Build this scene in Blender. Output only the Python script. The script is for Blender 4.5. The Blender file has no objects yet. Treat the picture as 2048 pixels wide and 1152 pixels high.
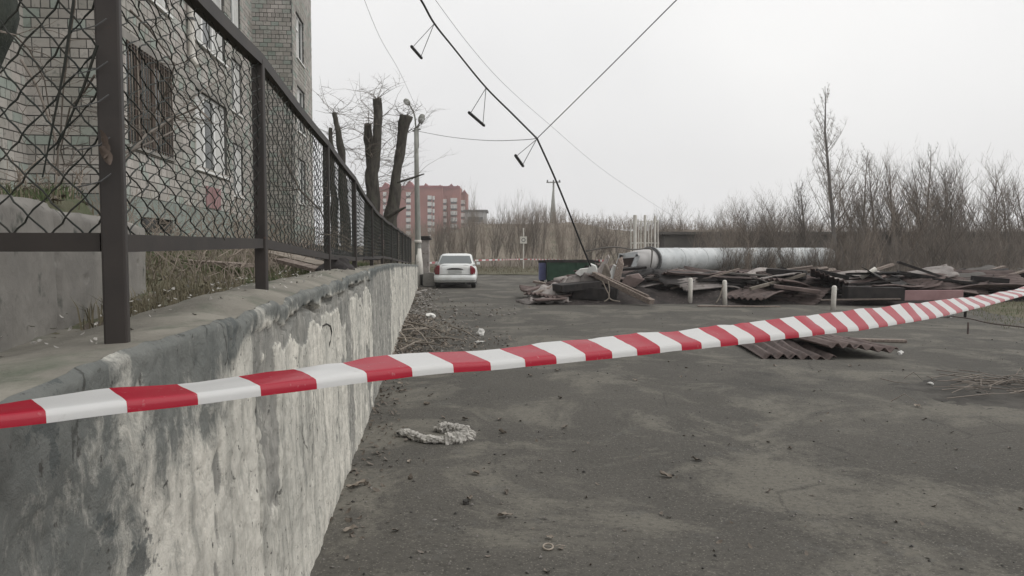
import bpy, bmesh, math, random
from mathutils import Vector, Matrix, noise
import numpy as np
R = math.radians
sc = bpy.context.scene
C = sc.collection

# ------------------------------------------------------------------ camera, sky, sun, exposure
CAM_H, F_PX, PITCH = 1.6, 1500.0, math.atan(81 / 1500.0)
cam_d = bpy.data.cameras.new("camera")
cam_d.sensor_width = 36.0
cam_d.lens = 36.0 * F_PX / 2048.0
cam_d.clip_start = 0.05
cam_d.clip_end = 3000
cam = bpy.data.objects.new("camera", cam_d)
cam.location = (0, 0, CAM_H)
cam.rotation_euler = (math.pi / 2 - PITCH, 0, 0)
C.objects.link(cam)
sc.camera = cam

SUN_EL, SUN_AZ = R(52), R(100)           # azimuth clockwise from +Y
world = bpy.data.worlds.new("World")
sc.world = world
world.use_nodes = True
wn = world.node_tree
wn.nodes.clear()
w_out = wn.nodes.new("ShaderNodeOutputWorld")
w_bg = wn.nodes.new("ShaderNodeBackground")
w_sky = wn.nodes.new("ShaderNodeTexSky")
w_sky.sky_type = 'NISHITA'
w_sky.sun_disc = False
w_sky.sun_elevation = SUN_EL
w_sky.sun_rotation = SUN_AZ
w_sky.air_density = 2.0
w_sky.dust_density = 6.0
w_hs = wn.nodes.new("ShaderNodeHueSaturation")
w_hs.inputs["Saturation"].default_value = 0.25
w_mix = wn.nodes.new("ShaderNodeMix")
w_mix.data_type = 'RGBA'
w_mix.inputs[0].default_value = 0.93       # closed cloud deck over the clear-sky model
w_tc = wn.nodes.new("ShaderNodeTexCoord")
w_no = wn.nodes.new("ShaderNodeTexNoise")
w_no.inputs["Scale"].default_value = 1.15
w_no.inputs["Detail"].default_value = 4
w_no.inputs["Roughness"].default_value = 0.45
w_ra = wn.nodes.new("ShaderNodeValToRGB")
w_ra.color_ramp.elements[0].position = 0.3
w_ra.color_ramp.elements[0].color = (7.5, 7.52, 7.70, 1)
w_ra.color_ramp.elements[1].position = 0.7
w_ra.color_ramp.elements[1].color = (10.6, 10.55, 10.45, 1)
wn.links.new(w_tc.outputs["Generated"], w_no.inputs["Vector"])
wn.links.new(w_no.outputs["Fac"], w_ra.inputs["Fac"])
wn.links.new(w_sky.outputs[0], w_hs.inputs["Color"])
wn.links.new(w_hs.outputs[0], w_mix.inputs[6])
wn.links.new(w_ra.outputs[0], w_mix.inputs[7])
wn.links.new(w_mix.outputs[2], w_bg.inputs["Color"])
w_bg.inputs["Strength"].default_value = 0.1
wn.links.new(w_bg.outputs[0], w_out.inputs["Surface"])

sun_d = bpy.data.lights.new("sun", 'SUN')
sun_d.energy = 1.5
sun_d.angle = R(70)
sun_d.color = (1.0, 0.98, 0.95)
sun = bpy.data.objects.new("sun", sun_d)
sd = Vector((math.sin(SUN_AZ) * math.cos(SUN_EL), math.cos(SUN_AZ) * math.cos(SUN_EL), math.sin(SUN_EL)))
sun.rotation_euler = sd.to_track_quat('Z', 'Y').to_euler()
sun.location = (30, 10, 40)
C.objects.link(sun)

sc.view_settings.view_transform = 'Standard'
sc.view_settings.look = 'None'
sc.view_settings.gamma = 1.0
sc.view_settings.exposure = 0.0
sc.view_settings.use_curve_mapping = False
sc.cycles.max_bounces = 6
sc.cycles.diffuse_bounces = 3
sc.cycles.transparent_max_bounces = 12

# ------------------------------------------------------------------ helpers
rng = random.Random(7)
_fwd = Vector((0, math.cos(PITCH), -math.sin(PITCH)))
_up = Vector((0, math.sin(PITCH), math.cos(PITCH)))


def at(px, py, Y):
    """point of the place seen at photo pixel (px, py), Y metres ahead of the camera"""
    d = Vector(((px - 1024) / F_PX, 0, 0)) + _up * (-(py - 576) / F_PX) + _fwd
    return Vector((0, 0, CAM_H)) + d * (Y / d.y)


def nz(x, y=0.0, z=0.0):
    return noise.noise(Vector((x, y, z)))


def fb(x, y=0.0, z=0.0, o=4):
    return noise.fractal(Vector((x, y, z)), 1.0, 2.0, o)


def lerp(a, b, t):
    return a + (b - a) * t


def sstep(a, b, x):
    t = min(1.0, max(0.0, (x - a) / (b - a)))
    return t * t * (3 - 2 * t)


def interp(tab, x):
    if x <= tab[0][0]:
        return tab[0][1]
    for (x0, y0), (x1, y1) in zip(tab, tab[1:]):
        if x <= x1:
            return y0 + (y1 - y0) * (x - x0) / (x1 - x0)
    return tab[-1][1]


class MB:
    """collects faces for ONE mesh object"""

    def __init__(self):
        self.v, self.f, self.m = [], [], []
        self.uv = None

    def add(self, vs, fs, mi=0):
        o = len(self.v)
        self.v.extend([tuple(p) for p in vs])
        self.f.extend([tuple(i + o for i in f) for f in fs])
        self.m.extend([mi] * len(fs))

    def box(self, c, s, rot=None, mi=0, jit=0.0):
        c = Vector(c)
        hx, hy, hz = s[0] / 2, s[1] / 2, s[2] / 2
        vs = []
        for x in (-1, 1):
            for y in (-1, 1):
                for z in (-1, 1):
                    p = Vector((x * hx, y * hy, z * hz))
                    if jit:
                        p += Vector((rng.uniform(-jit, jit), rng.uniform(-jit, jit), rng.uniform(-jit, jit)))
                    if rot is not None:
                        p = rot @ p
                    vs.append(c + p)
        self.add(vs, [(0, 1, 3, 2), (4, 6, 7, 5), (0, 4, 5, 1), (2, 3, 7, 6), (0, 2, 6, 4), (1, 5, 7, 3)], mi)

    def bx(self, x0, x1, y0, y1, z0, z1, mi=0):
        self.box(((x0 + x1) / 2, (y0 + y1) / 2, (z0 + z1) / 2), (x1 - x0, y1 - y0, z1 - z0), None, mi)

    def bar(self, a, b, w, h, up=(0, 0, 1), mi=0):
        a, b = Vector(a), Vector(b)
        d = b - a
        L = d.length
        d.normalize()
        u = Vector(up)
        s = d.cross(u)
        if s.length < 1e-4:
            s = d.cross(Vector((1, 0, 0)))
        s.normalize()
        u = s.cross(d)
        vs = []
        for p in (a, b):
            for i, j in ((-1, -1), (1, -1), (1, 1), (-1, 1)):
                vs.append(p + s * (i * w / 2) + u * (j * h / 2))
        self.add(vs, [(0, 1, 2, 3), (7, 6, 5, 4), (0, 4, 5, 1), (1, 5, 6, 2), (2, 6, 7, 3), (3, 7, 4, 0)], mi)

    def tube(self, pts, r, n=6, cap=True, mi=0):
        pts = [Vector(p) for p in pts]
        rs = list(r) if hasattr(r, '__len__') else [r] * len(pts)
        vs, fs = [], []
        ref = Vector((0.31, 0.17, 0.93))
        for i, p in enumerate(pts):
            d = (pts[min(i + 1, len(pts) - 1)] - pts[max(i - 1, 0)])
            if d.length < 1e-9:
                d = Vector((0, 0, 1))
            d.normalize()
            a = d.cross(ref)
            if a.length < 0.05:
                a = d.cross(Vector((1, 0, 0)))
            a.normalize()
            b = d.cross(a)
            for k in range(n):
                t = 2 * math.pi * k / n
                vs.append(p + a * (math.cos(t) * rs[i]) + b * (math.sin(t) * rs[i]))
        for i in range(len(pts) - 1):
            for k in range(n):
                k2 = (k + 1) % n
                fs.append((i * n + k, i * n + k2, (i + 1) * n + k2, (i + 1) * n + k))
        if cap and n > 2:
            fs.append(tuple(range(n))[::-1])
            fs.append(tuple((len(pts) - 1) * n + k for k in range(n)))
        self.add(vs, fs, mi)

    def grid(self, fn, nu, nv, mi=0):
        vs = [fn(i / nu, j / nv) for i in range(nu + 1) for j in range(nv + 1)]
        fs = [(i * (nv + 1) + j, (i + 1) * (nv + 1) + j, (i + 1) * (nv + 1) + j + 1, i * (nv + 1) + j + 1)
              for i in range(nu) for j in range(nv)]
        self.add(vs, fs, mi)

    def loft(self, rings, cap=True, mi=0):
        n = len(rings[0])
        vs = [p for r_ in rings for p in r_]
        fs = []
        for i in range(len(rings) - 1):
            for k in range(n):
                k2 = (k + 1) % n
                fs.append((i * n + k, i * n + k2, (i + 1) * n + k2, (i + 1) * n + k))
        if cap:
            fs.append(tuple(range(n))[::-1])
            fs.append(tuple((len(rings) - 1) * n + k for k in range(n)))
        self.add(vs, fs, mi)

    def mesh(self, name, mats, smooth=False):
        me = bpy.data.meshes.new(name)
        me.from_pydata(self.v, [], self.f)
        for m in (mats if isinstance(mats, (list, tuple)) else [mats]):
            me.materials.append(m)
        if any(self.m):
            me.polygons.foreach_set("material_index", self.m)
        if smooth:
            me.polygons.foreach_set("use_smooth", [True] * len(me.polygons))
        me.update()
        return me

    def build(self, name, mats, parent=None, smooth=False, **kw):
        o = bpy.data.objects.new(name, self.mesh(name, mats, smooth))
        C.objects.link(o)
        if parent is not None:
            o.parent = parent
        return tag(o, **kw)


def tag(o, label=None, cat=None, group=None, kind=None):
    if label:
        o["label"] = label
    if cat:
        o["category"] = cat
    if group:
        o["group"] = group
    if kind or cat:
        o["kind"] = kind or 'thing'
    return o


def empty(name, loc=(0, 0, 0), rz=0.0, **kw):
    o = bpy.data.objects.new(name, None)
    o.location = loc
    o.rotation_euler = (0, 0, rz)
    o.empty_display_size = 0.2
    C.objects.link(o)
    return tag(o, **kw)


def link_mesh(name, me, parent=None, loc=None, rot=None, scale=None, **kw):
    o = bpy.data.objects.new(name, me)
    C.objects.link(o)
    if parent is not None:
        o.parent = parent
    if loc is not None:
        o.location = loc
    if rot is not None:
        o.rotation_euler = rot
    if scale is not None:
        o.scale = scale if hasattr(scale, '__len__') else (scale,) * 3
    return tag(o, **kw)


def copy_tree(o, parent=None):
    c = o.copy()
    C.objects.link(c)
    c.parent = parent
    for ch in [x for x in bpy.data.objects if x.parent == o]:
        copy_tree(ch, c)
    return c


# ------------------------------------------------------------------ materials
def new_mat(name):
    m = bpy.data.materials.new(name)
    m.use_nodes = True
    nt = m.node_tree
    return m, nt, nt.nodes["Principled BSDF"], nt.nodes["Material Output"]


def N(nt, t, **inp):
    n = nt.nodes.new(t)
    for k, v in inp.items():
        k2 = k.replace('_', ' ')
        n.inputs[k2 if k2 in n.inputs else k].default_value = v
    return n


def mixc(nt, fac, a, b, blend='MIX'):
    n = nt.nodes.new("ShaderNodeMix")
    n.data_type = 'RGBA'
    n.blend_type = blend
    for sock, v in ((n.inputs[0], fac), (n.inputs[6], a), (n.inputs[7], b)):
        if isinstance(v, (tuple, list)):
            sock.default_value = (*v[:3], 1)
        elif isinstance(v, (int, float)):
            sock.default_value = v
        else:
            nt.links.new(v, sock)
    return n.outputs[2]


def ramp(nt, fac, a, b, ca=(0, 0, 0), cb=(1, 1, 1)):
    n = nt.nodes.new("ShaderNodeValToRGB")
    n.color_ramp.elements[0].position = a
    n.color_ramp.elements[1].position = b
    n.color_ramp.elements[0].color = (*ca, 1)
    n.color_ramp.elements[1].color = (*cb, 1)
    nt.links.new(fac, n.inputs[0])
    return n.outputs[0]


def coords(nt, scale=(1, 1, 1), kind="Object", world_pos=False):
    if world_pos:
        src = nt.nodes.new("ShaderNodeNewGeometry").outputs["Position"]
    else:
        src = nt.nodes.new("ShaderNodeTexCoord").outputs[kind]
    mp = nt.nodes.new("ShaderNodeMapping")
    mp.inputs["Scale"].default_value = scale
    nt.links.new(src, mp.inputs[0])
    return mp.outputs[0]


def tex(nt, vec, scale, detail=5, rough=0.6, dist=0.0):
    n = N(nt, "ShaderNodeTexNoise", Scale=scale, Detail=detail, Roughness=rough, Distortion=dist)
    nt.links.new(vec, n.inputs["Vector"])
    return n.outputs["Fac"]


def bump(nt, bs, h, strength=0.3, dist=0.01):
    b = N(nt, "ShaderNodeBump", Strength=strength, Distance=dist)
    nt.links.new(h, b.inputs["Height"])
    nt.links.new(b.outputs[0], bs.inputs["Normal"])


def pm(name, c1, c2, scale=4.0, rough=0.8, bstr=0.3, bdist=0.004, stretch=(1, 1, 1), c3=None, s3=20.0, t3=(0.55, 0.7),
       lo=0.35, hi=0.65, metal=0.0, spec=0.3, obj_var=0.0, world_pos=False):
    """two-tone noise material with fine relief and optional spots"""
    m, nt, bs, out = new_mat(name)
    v = coords(nt, stretch, world_pos=world_pos)
    f = tex(nt, v, scale)
    col = mixc(nt, ramp(nt, f, lo, hi), c1, c2)
    if c3:
        col = mixc(nt, ramp(nt, tex(nt, v, s3, 4), *t3), col, c3)
    if obj_var:
        oi = nt.nodes.new("ShaderNodeObjectInfo")
        k = N(nt, "ShaderNodeMapRange")
        nt.links.new(oi.outputs["Random"], k.inputs[0])
        k.inputs[3].default_value = 1 - obj_var
        k.inputs[4].default_value = 1 + obj_var
        hs = nt.nodes.new("ShaderNodeHueSaturation")
        nt.links.new(k.outputs[0], hs.inputs["Value"])
        nt.links.new(col, hs.inputs["Color"])
        col = hs.outputs[0]
    nt.links.new(col, bs.inputs["Base Color"])
    bs.inputs["Roughness"].default_value = rough
    bs.inputs["Metallic"].default_value = metal
    bs.inputs["Specular IOR Level"].default_value = spec
    if bstr:
        bump(nt, bs, tex(nt, v, scale * 9, 4), bstr, bdist)
    return m


MAT = {}
MAT['post'] = pm('brown_painted_steel', (0.034, 0.030, 0.028), (0.046, 0.039, 0.035), 6, 0.6, 0.15, 0.002, c3=(0.065, 0.042, 0.032), s3=30, t3=(0.66, 0.74))
MAT['wire'] = pm('dark_wire', (0.020, 0.026, 0.023), (0.035, 0.034, 0.028), 12, 0.6, 0)
MAT['conc_block'] = pm('old_concrete', (0.20, 0.19, 0.175), (0.30, 0.285, 0.26), 2.2, 0.9, 0.5, 0.01, c3=(0.07, 0.075, 0.065), s3=9, t3=(0.60, 0.72))
MAT['mortar'] = pm('mortar', (0.075, 0.076, 0.072), (0.115, 0.112, 0.105), 5, 0.95, 0.3)
MAT['plinth'] = pm('green_stucco', (0.20, 0.24, 0.215), (0.27, 0.29, 0.265), 1.4, 0.9, 0.3, c3=(0.15, 0.15, 0.14), s3=5)
MAT['rust_sheet'] = pm('rusty_sheet', (0.084, 0.062, 0.056), (0.150, 0.114, 0.104), 2.0, 0.75, 0.3, c3=(0.045, 0.034, 0.032), s3=6, t3=(0.55, 0.7), obj_var=0.35)
MAT['grey_sheet'] = pm('grey_sheet', (0.20, 0.18, 0.17), (0.33, 0.30, 0.28), 2.0, 0.8, 0.3, c3=(0.12, 0.09, 0.08), s3=7, obj_var=0.25)
MAT['char'] = pm('charred_timber', (0.014, 0.013, 0.013), (0.035, 0.030, 0.028), 3, 0.8, 0.5, stretch=(1, 6, 1), obj_var=0.4)
MAT['plank'] = pm('weathered_plank', (0.13, 0.10, 0.085), (0.25, 0.21, 0.18), 5, 0.85, 0.4, stretch=(6, 1, 6), obj_var=0.35)
MAT['rubble'] = pm('rubble_soil', (0.022, 0.019, 0.018), (0.055, 0.046, 0.042), 3, 0.95, 0.6, 0.03, c3=(0.16, 0.14, 0.125), s3=14, t3=(0.62, 0.70))  # heap core coloured darker so the gaps between sheets look shaded
MAT['white_paint'] = pm('dirty_white_paint', (0.55, 0.52, 0.47), (0.68, 0.66, 0.61), 4, 0.6, 0.2, c3=(0.30, 0.26, 0.21), s3=11, t3=(0.62, 0.72))
MAT['pink_panel'] = pm('faded_pink_panel', (0.24, 0.14, 0.14), (0.32, 0.20, 0.20), 2, 0.8, 0.2)
MAT['green_paint'] = pm('dark_green_paint', (0.018, 0.05, 0.03), (0.03, 0.075, 0.045), 3, 0.6, 0.2, c3=(0.05, 0.04, 0.03), s3=12, t3=(0.66, 0.75))
MAT['blue_paint'] = pm('faded_blue_paint', (0.10, 0.11, 0.24), (0.15, 0.16, 0.30), 3, 0.7, 0.2)
MAT['galv'] = pm('pipe_cladding', (0.42, 0.44, 0.445), (0.57, 0.585, 0.585), 1.3, 0.6, 0.3, 0.015, c3=(0.25, 0.25, 0.235), s3=4, t3=(0.56, 0.75), metal=0.3)
MAT['bark'] = pm('grey_bark', (0.060, 0.055, 0.048), (0.135, 0.122, 0.104), 4, 0.95, 1.0, 0.03, stretch=(3, 3, 0.8), c3=(0.05, 0.065, 0.04), s3=4, t3=(0.55, 0.75))
MAT['bark_dark'] = pm('dark_mossy_bark', (0.035, 0.042, 0.036), (0.065, 0.072, 0.06), 3, 0.95, 0.8, 0.02, stretch=(3, 3, 0.8))
MAT['twig'] = pm('bare_twigs', (0.128, 0.110, 0.094), (0.205, 0.178, 0.152), 1.0, 0.95, 0, obj_var=0.3)
MAT['twig_brown'] = pm('brown_twigs', (0.172, 0.142, 0.116), (0.265, 0.225, 0.188), 0.4, 0.95, 0, obj_var=0.25)
MAT['birch'] = pm('birch_bark', (0.11, 0.10, 0.092), (0.22, 0.21, 0.20), 2.0, 0.9, 0.2)
MAT['black'] = pm('black_rubber', (0.012, 0.012, 0.012), (0.02, 0.02, 0.02), 8, 0.5, 0)
MAT['thinwire'] = pm('grey_wire', (0.10, 0.10, 0.10), (0.15, 0.15, 0.15), 8, 0.6, 0)
MAT['lampgrey'] = pm('grey_concrete_pole', (0.22, 0.225, 0.205), (0.31, 0.31, 0.285), 2, 0.85, 0.3, stretch=(4, 4, 1))
MAT['leaf'] = pm('dry_leaf', (0.125, 0.105, 0.085), (0.215, 0.185, 0.155), 6, 0.8, 0.2, obj_var=0.4)
MAT['stick'] = pm('dry_stick', (0.17, 0.145, 0.12), (0.28, 0.245, 0.205), 5, 0.85, 0.3, obj_var=0.3)
MAT['rag'] = pm('grey_rag', (0.34, 0.325, 0.30), (0.50, 0.48, 0.44), 12, 0.95, 0.5, 0.01, c3=(0.20, 0.19, 0.17), s3=22)
MAT['foam'] = pm('white_foam', (0.58, 0.57, 0.54), (0.72, 0.71, 0.68), 8, 0.8, 0.2)
MAT['stone'] = pm('small_stone', (0.16, 0.15, 0.135), (0.32, 0.30, 0.28), 8, 0.9, 0.3, obj_var=0.45)
MAT['darkstone'] = pm('dark_lump', (0.03, 0.03, 0.028), (0.06, 0.055, 0.05), 8, 0.9, 0.4)
MAT['redbrick'] = pm('red_brick_far', (0.27, 0.095, 0.072), (0.33, 0.122, 0.095), 0.12, 0.9, 0.1)
MAT['redroof'] = pm('red_roof_far', (0.24, 0.055, 0.06), (0.29, 0.075, 0.075), 0.2, 0.8, 0)
MAT['loggia'] = pm('white_loggia', (0.55, 0.54, 0.52), (0.66, 0.65, 0.62), 0.4, 0.8, 0)
MAT['greypanel'] = pm('grey_panel_far', (0.36, 0.35, 0.34), (0.44, 0.43, 0.42), 0.2, 0.9, 0)
MAT['wood_dark'] = pm('old_window_wood', (0.085, 0.065, 0.052), (0.15, 0.115, 0.095), 5, 0.8, 0.3)
MAT['white_frame'] = pm('white_window_frame', (0.70, 0.70, 0.68), (0.80, 0.80, 0.78), 5, 0.5, 0.1)
MAT['shed'] = pm('dark_shed', (0.085, 0.080, 0.073), (0.125, 0.115, 0.104), 0.6, 0.95, 0.2)
MAT['curtain'] = pm('pale_curtain', (0.50, 0.50, 0.48), (0.60, 0.60, 0.58), 3, 0.9, 0)
MAT['lens'] = pm('milky_lamp_glass', (0.45, 0.46, 0.45), (0.52, 0.53, 0.52), 5, 0.35, 0)


def glass_mat(name, col, rough=0.08):
    m, nt, bs, out = new_mat(name)
    bs.inputs["Base Color"].default_value = (*col, 1)
    bs.inputs["Roughness"].default_value = rough
    bs.inputs["Specular IOR Level"].default_value = 0.6
    v = coords(nt)
    bump(nt, bs, tex(nt, v, 2.0, 2), 0.04, 0.02)
    return m


MAT['glass'] = glass_mat('dark_window_glass', (0.030, 0.038, 0.036))
MAT['carglass'] = glass_mat('car_glass', (0.12, 0.135, 0.135), 0.12)
MAT['taillight'] = glass_mat('red_taillight', (0.17, 0.014, 0.022), 0.2)
MAT['plate'] = pm('number_plate', (0.42, 0.43, 0.42), (0.48, 0.49, 0.48), 9, 0.5, 0)
m, nt, bs, out = new_mat('white_car_paint')
v = coords(nt)
dirt = ramp(nt, tex(nt, v, 3.0), 0.4, 0.75)
nt.links.new(mixc(nt, dirt, (0.74, 0.76, 0.75), (0.60, 0.60, 0.57)), bs.inputs["Base Color"])
bs.inputs["Roughness"].default_value = 0.35
MAT['carpaint'] = m
MAT['rubber'] = pm('tyre_rubber', (0.018, 0.018, 0.018), (0.03, 0.029, 0.028), 9, 0.85, 0.2)


def mat_brick(name, c1, c2, c3):
    m, nt, bs, out = new_mat(name)
    a = nt.nodes.new("ShaderNodeAttribute")
    a.attribute_name = "rnd"
    oi = nt.nodes.new("ShaderNodeObjectInfo")
    ad = nt.nodes.new("ShaderNodeMath")
    ad.operation = 'ADD'
    nt.links.new(a.outputs["Fac"], ad.inputs[0])
    nt.links.new(oi.outputs["Random"], ad.inputs[1])
    fr = nt.nodes.new("ShaderNodeMath")
    fr.operation = 'FRACT'
    nt.links.new(ad.outputs[0], fr.inputs[0])
    r_ = nt.nodes.new("ShaderNodeValToRGB")
    e = r_.color_ramp.elements
    e[0].position, e[0].color = 0.0, (*c1, 1)
    e[1].position, e[1].color = 0.75, (*c2, 1)
    e2 = e.new(0.92)
    e2.color = (*c3, 1)
    nt.links.new(fr.outputs[0], r_.inputs[0])
    v = coords(nt, world_pos=True)
    g = ramp(nt, tex(nt, v, 0.9, 5), 0.35, 0.7)
    col = mixc(nt, g, r_.outputs[0], (0.62, 0.66, 0.62), 'MULTIPLY')
    col = mixc(nt, ramp(nt, tex(nt, v, 14, 4), 0.55, 0.8), col, (0.17, 0.175, 0.16))
    nt.links.new(col, bs.inputs["Base Color"])
    bs.inputs["Roughness"].default_value = 0.92
    bs.inputs["Specular IOR Level"].default_value = 0.2
    bump(nt, bs, tex(nt, v, 40, 3), 0.35, 0.004)
    return m


MAT['brick'] = mat_brick('silicate_brick', (0.39, 0.36, 0.335), (0.53, 0.49, 0.46), (0.38, 0.415, 0.38))

# ground: weathered asphalt under dust
m, nt, bs, out = new_mat('dusty_asphalt')
v = coords(nt, (1, 1, 1), world_pos=True)
v2 = coords(nt, (0.9, 0.8, 1), world_pos=True)
base = mixc(nt, ramp(nt, tex(nt, v, 0.35, 6, 0.6), 0.35, 0.68), (0.076, 0.072, 0.064), (0.108, 0.1015, 0.089))
patch = ramp(nt, tex(nt, v2, 0.8, 10, 0.72, 0.6), 0.49, 0.58)
base = mixc(nt, patch, base, (0.150, 0.141, 0.120))
base = mixc(nt, ramp(nt, tex(nt, v, 3.2, 9, 0.75), 0.56, 0.72), base, (0.116, 0.113, 0.104))
cv = N(nt, 'ShaderNodeTexVoronoi', Scale=0.55)
cv.feature = 'DISTANCE_TO_EDGE'
nt.links.new(mixc(nt, 0.10, v, tex(nt, v, 3, 6, 0.7)), cv.inputs['Vector'])
ca = N(nt, 'ShaderNodeMath')
ca.operation = 'ADD'
nt.links.new(cv.outputs['Distance'], ca.inputs[0])
nt.links.new(ramp(nt, tex(nt, v, 0.7, 4), 0.46, 0.56, (0.2, 0.2, 0.2), (0, 0, 0)), ca.inputs[1])
base = mixc(nt, ramp(nt, ca.outputs[0], 0.001, 0.007, (0.45, 0.45, 0.45), (0, 0, 0)), base, (0.035, 0.034, 0.031))
sp = ramp(nt, tex(nt, v, 26, 5, 0.75), 0.50, 0.78)
base = mixc(nt, sp, base, (0.040, 0.038, 0.034))
damp = ramp(nt, tex(nt, v2, 0.45, 7, 0.65, 0.8), 0.58, 0.70)
base = mixc(nt, damp, base, (0.058, 0.056, 0.051))
sp2 = ramp(nt, tex(nt, v, 75, 3, 0.6), 0.58, 0.70)
base = mixc(nt, sp2, base, (0.21, 0.195, 0.17))
nt.links.new(base, bs.inputs["Base Color"])
bs.inputs["Roughness"].default_value = 0.93
bs.inputs["Specular IOR Level"].default_value = 0.15
bump(nt, bs, tex(nt, v, 30, 6, 0.7), 0.5, 0.012)
MAT['ground'] = m

MAT['verge'] = pm('grass_verge', (0.085, 0.080, 0.048), (0.125, 0.110, 0.075), 1.3, 0.95, 0.7, 0.03, c3=(0.070, 0.085, 0.042), s3=3, t3=(0.52, 0.7), world_pos=True)
MAT['bank'] = pm('leafy_bank', (0.085, 0.085, 0.052), (0.13, 0.115, 0.08), 1.6, 0.95, 0.7, 0.03, c3=(0.065, 0.085, 0.04), s3=4, t3=(0.50, 0.7), world_pos=True)
MAT['hill'] = pm('brushy_hill', (0.15, 0.125, 0.098), (0.22, 0.19, 0.152), 0.25, 0.95, 0.8, 0.15, c3=(0.10, 0.10, 0.065), s3=0.9, t3=(0.52, 0.75), world_pos=True, stretch=(1, 1, 0.6))
MAT['grass_green'] = pm('grass_blades_green', (0.075, 0.10, 0.045), (0.12, 0.145, 0.07), 0.8, 0.8, 0, world_pos=True)
MAT['grass_dry'] = pm('grass_blades_dry', (0.145, 0.128, 0.085), (0.21, 0.185, 0.13), 0.8, 0.85, 0, world_pos=True)

# retaining wall: peeling whitewashed plaster over stained concrete; attributes carry layer and stain
m, nt, bs, out = new_mat('peeling_plaster')
ap = nt.nodes.new("ShaderNodeAttribute")
ap.attribute_name = "layer"
ast = nt.nodes.new("ShaderNodeAttribute")
ast.attribute_name = "stain"
vs_ = coords(nt, (1, 1.9, 0.42), world_pos=True)
vv = coords(nt, (1, 1, 1), world_pos=True)
plaster = mixc(nt, ramp(nt, tex(nt, vv, 1.7, 6), 0.35, 0.65), (0.74, 0.71, 0.635), (0.56, 0.545, 0.49))
conc = mixc(nt, ramp(nt, tex(nt, vv, 4, 6), 0.3, 0.7), (0.25, 0.25, 0.232), (0.40, 0.385, 0.35))
lay = N(nt, "ShaderNodeMath")
lay.operation = 'ADD'
nt.links.new(ap.outputs["Fac"], lay.inputs[0])
nsub = N(nt, "ShaderNodeMath")
nsub.operation = 'MULTIPLY_ADD'
nt.links.new(tex(nt, coords(nt, (1, 1.5, 0.7), world_pos=True), 9, 9, 0.74, 0.4), nsub.inputs[0])
nsub.inputs[1].default_value = 2.6
nsub.inputs[2].default_value = -1.3
nt.links.new(nsub.outputs[0], lay.inputs[1])
col = mixc(nt, ramp(nt, lay.outputs[0], 0.25, 0.65), conc, plaster)
streak = ramp(nt, tex(nt, vs_, 3.4, 7, 0.62), 0.47, 0.66)
col = mixc(nt, streak, col, mixc(nt, 0.50, col, (0.13, 0.135, 0.125)))
sep = N(nt, 'ShaderNodeSeparateXYZ')
nt.links.new(vv, sep.inputs[0])
far_ = N(nt, 'ShaderNodeMapRange')
far_.inputs[1].default_value = 2.0
far_.inputs[2].default_value = 3.4
far_.inputs[3].default_value = 0.12
nt.links.new(sep.outputs[1], far_.inputs[0])
fine = ramp(nt, tex(nt, coords(nt, (1, 6.5, 0.42), world_pos=True), 4.2, 6, 0.68), 0.54, 0.66)
fm = N(nt, 'ShaderNodeMath')
fm.operation = 'MULTIPLY'
nt.links.new(fine, fm.inputs[0])
nt.links.new(far_.outputs[0], fm.inputs[1])
col = mixc(nt, fm.outputs[0], col, mixc(nt, 0.62, col, (0.075, 0.08, 0.072)))
mot = ramp(nt, tex(nt, coords(nt, (1, 1.3, 0.8), world_pos=True), 5.5, 9, 0.76, 0.6), 0.52, 0.68)
col = mixc(nt, mot, col, mixc(nt, 0.55, col, (0.11, 0.12, 0.115)))
chip = ramp(nt, tex(nt, coords(nt, (1, 1.0, 1.0), world_pos=True), 2.6, 10, 0.72, 0.3), 0.590, 0.602)
col = mixc(nt, chip, col, mixc(nt, 0.5, conc, (0.18, 0.18, 0.17)))
stn = N(nt, "ShaderNodeMath")
stn.operation = 'ADD'
nt.links.new(ast.outputs["Fac"], stn.inputs[0])
ns2 = N(nt, "ShaderNodeMath")
ns2.operation = 'MULTIPLY_ADD'
nt.links.new(tex(nt, coords(nt, (1, 1.2, 0.9), world_pos=True), 7, 9, 0.78, 0.5), ns2.inputs[0])
ns2.inputs[1].default_value = 2.4
ns2.inputs[2].default_value = -1.2
nt.links.new(ns2.outputs[0], stn.inputs[1])
col = mixc(nt, ramp(nt, stn.outputs[0], 0.32, 0.80), col, mixc(nt, 0.80, col, (0.085, 0.098, 0.098)))
vor = N(nt, "ShaderNodeTexVoronoi", Scale=3.2)
vor.feature = 'DISTANCE_TO_EDGE'
vw = mixc(nt, 0.12, coords(nt, (1, 1.0, 0.55), world_pos=True), tex(nt, vv, 5, 5))
nt.links.new(vw, vor.inputs['Vector'])
ck = N(nt, 'ShaderNodeMath')
ck.operation = 'ADD'
nt.links.new(vor.outputs['Distance'], ck.inputs[0])
nt.links.new(ramp(nt, tex(nt, vv, 1.6, 4), 0.50, 0.60, (0.3, 0.3, 0.3), (0, 0, 0)), ck.inputs[1])
col = mixc(nt, ramp(nt, ck.outputs[0], 0.004, 0.014, (0.75, 0.75, 0.75), (0, 0, 0)), col, (0.06, 0.06, 0.055))
pit = ramp(nt, tex(nt, vv, 34, 4, 0.6), 0.63, 0.70)
col = mixc(nt, pit, col, (0.10, 0.098, 0.09))
nt.links.new(col, bs.inputs["Base Color"])
bs.inputs["Roughness"].default_value = 0.92
bs.inputs["Specular IOR Level"].default_value = 0.2
bump(nt, bs, tex(nt, vv, 20, 9, 0.75, 0.3), 0.9, 0.016)
MAT['plaster'] = m
MAT['walltop'] = pm('wall_top_concrete', (0.165, 0.155, 0.132), (0.25, 0.235, 0.20), 2.6, 0.93, 0.6, 0.012, c3=(0.115, 0.125, 0.095), s3=5, t3=(0.52, 0.72), world_pos=True)

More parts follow.
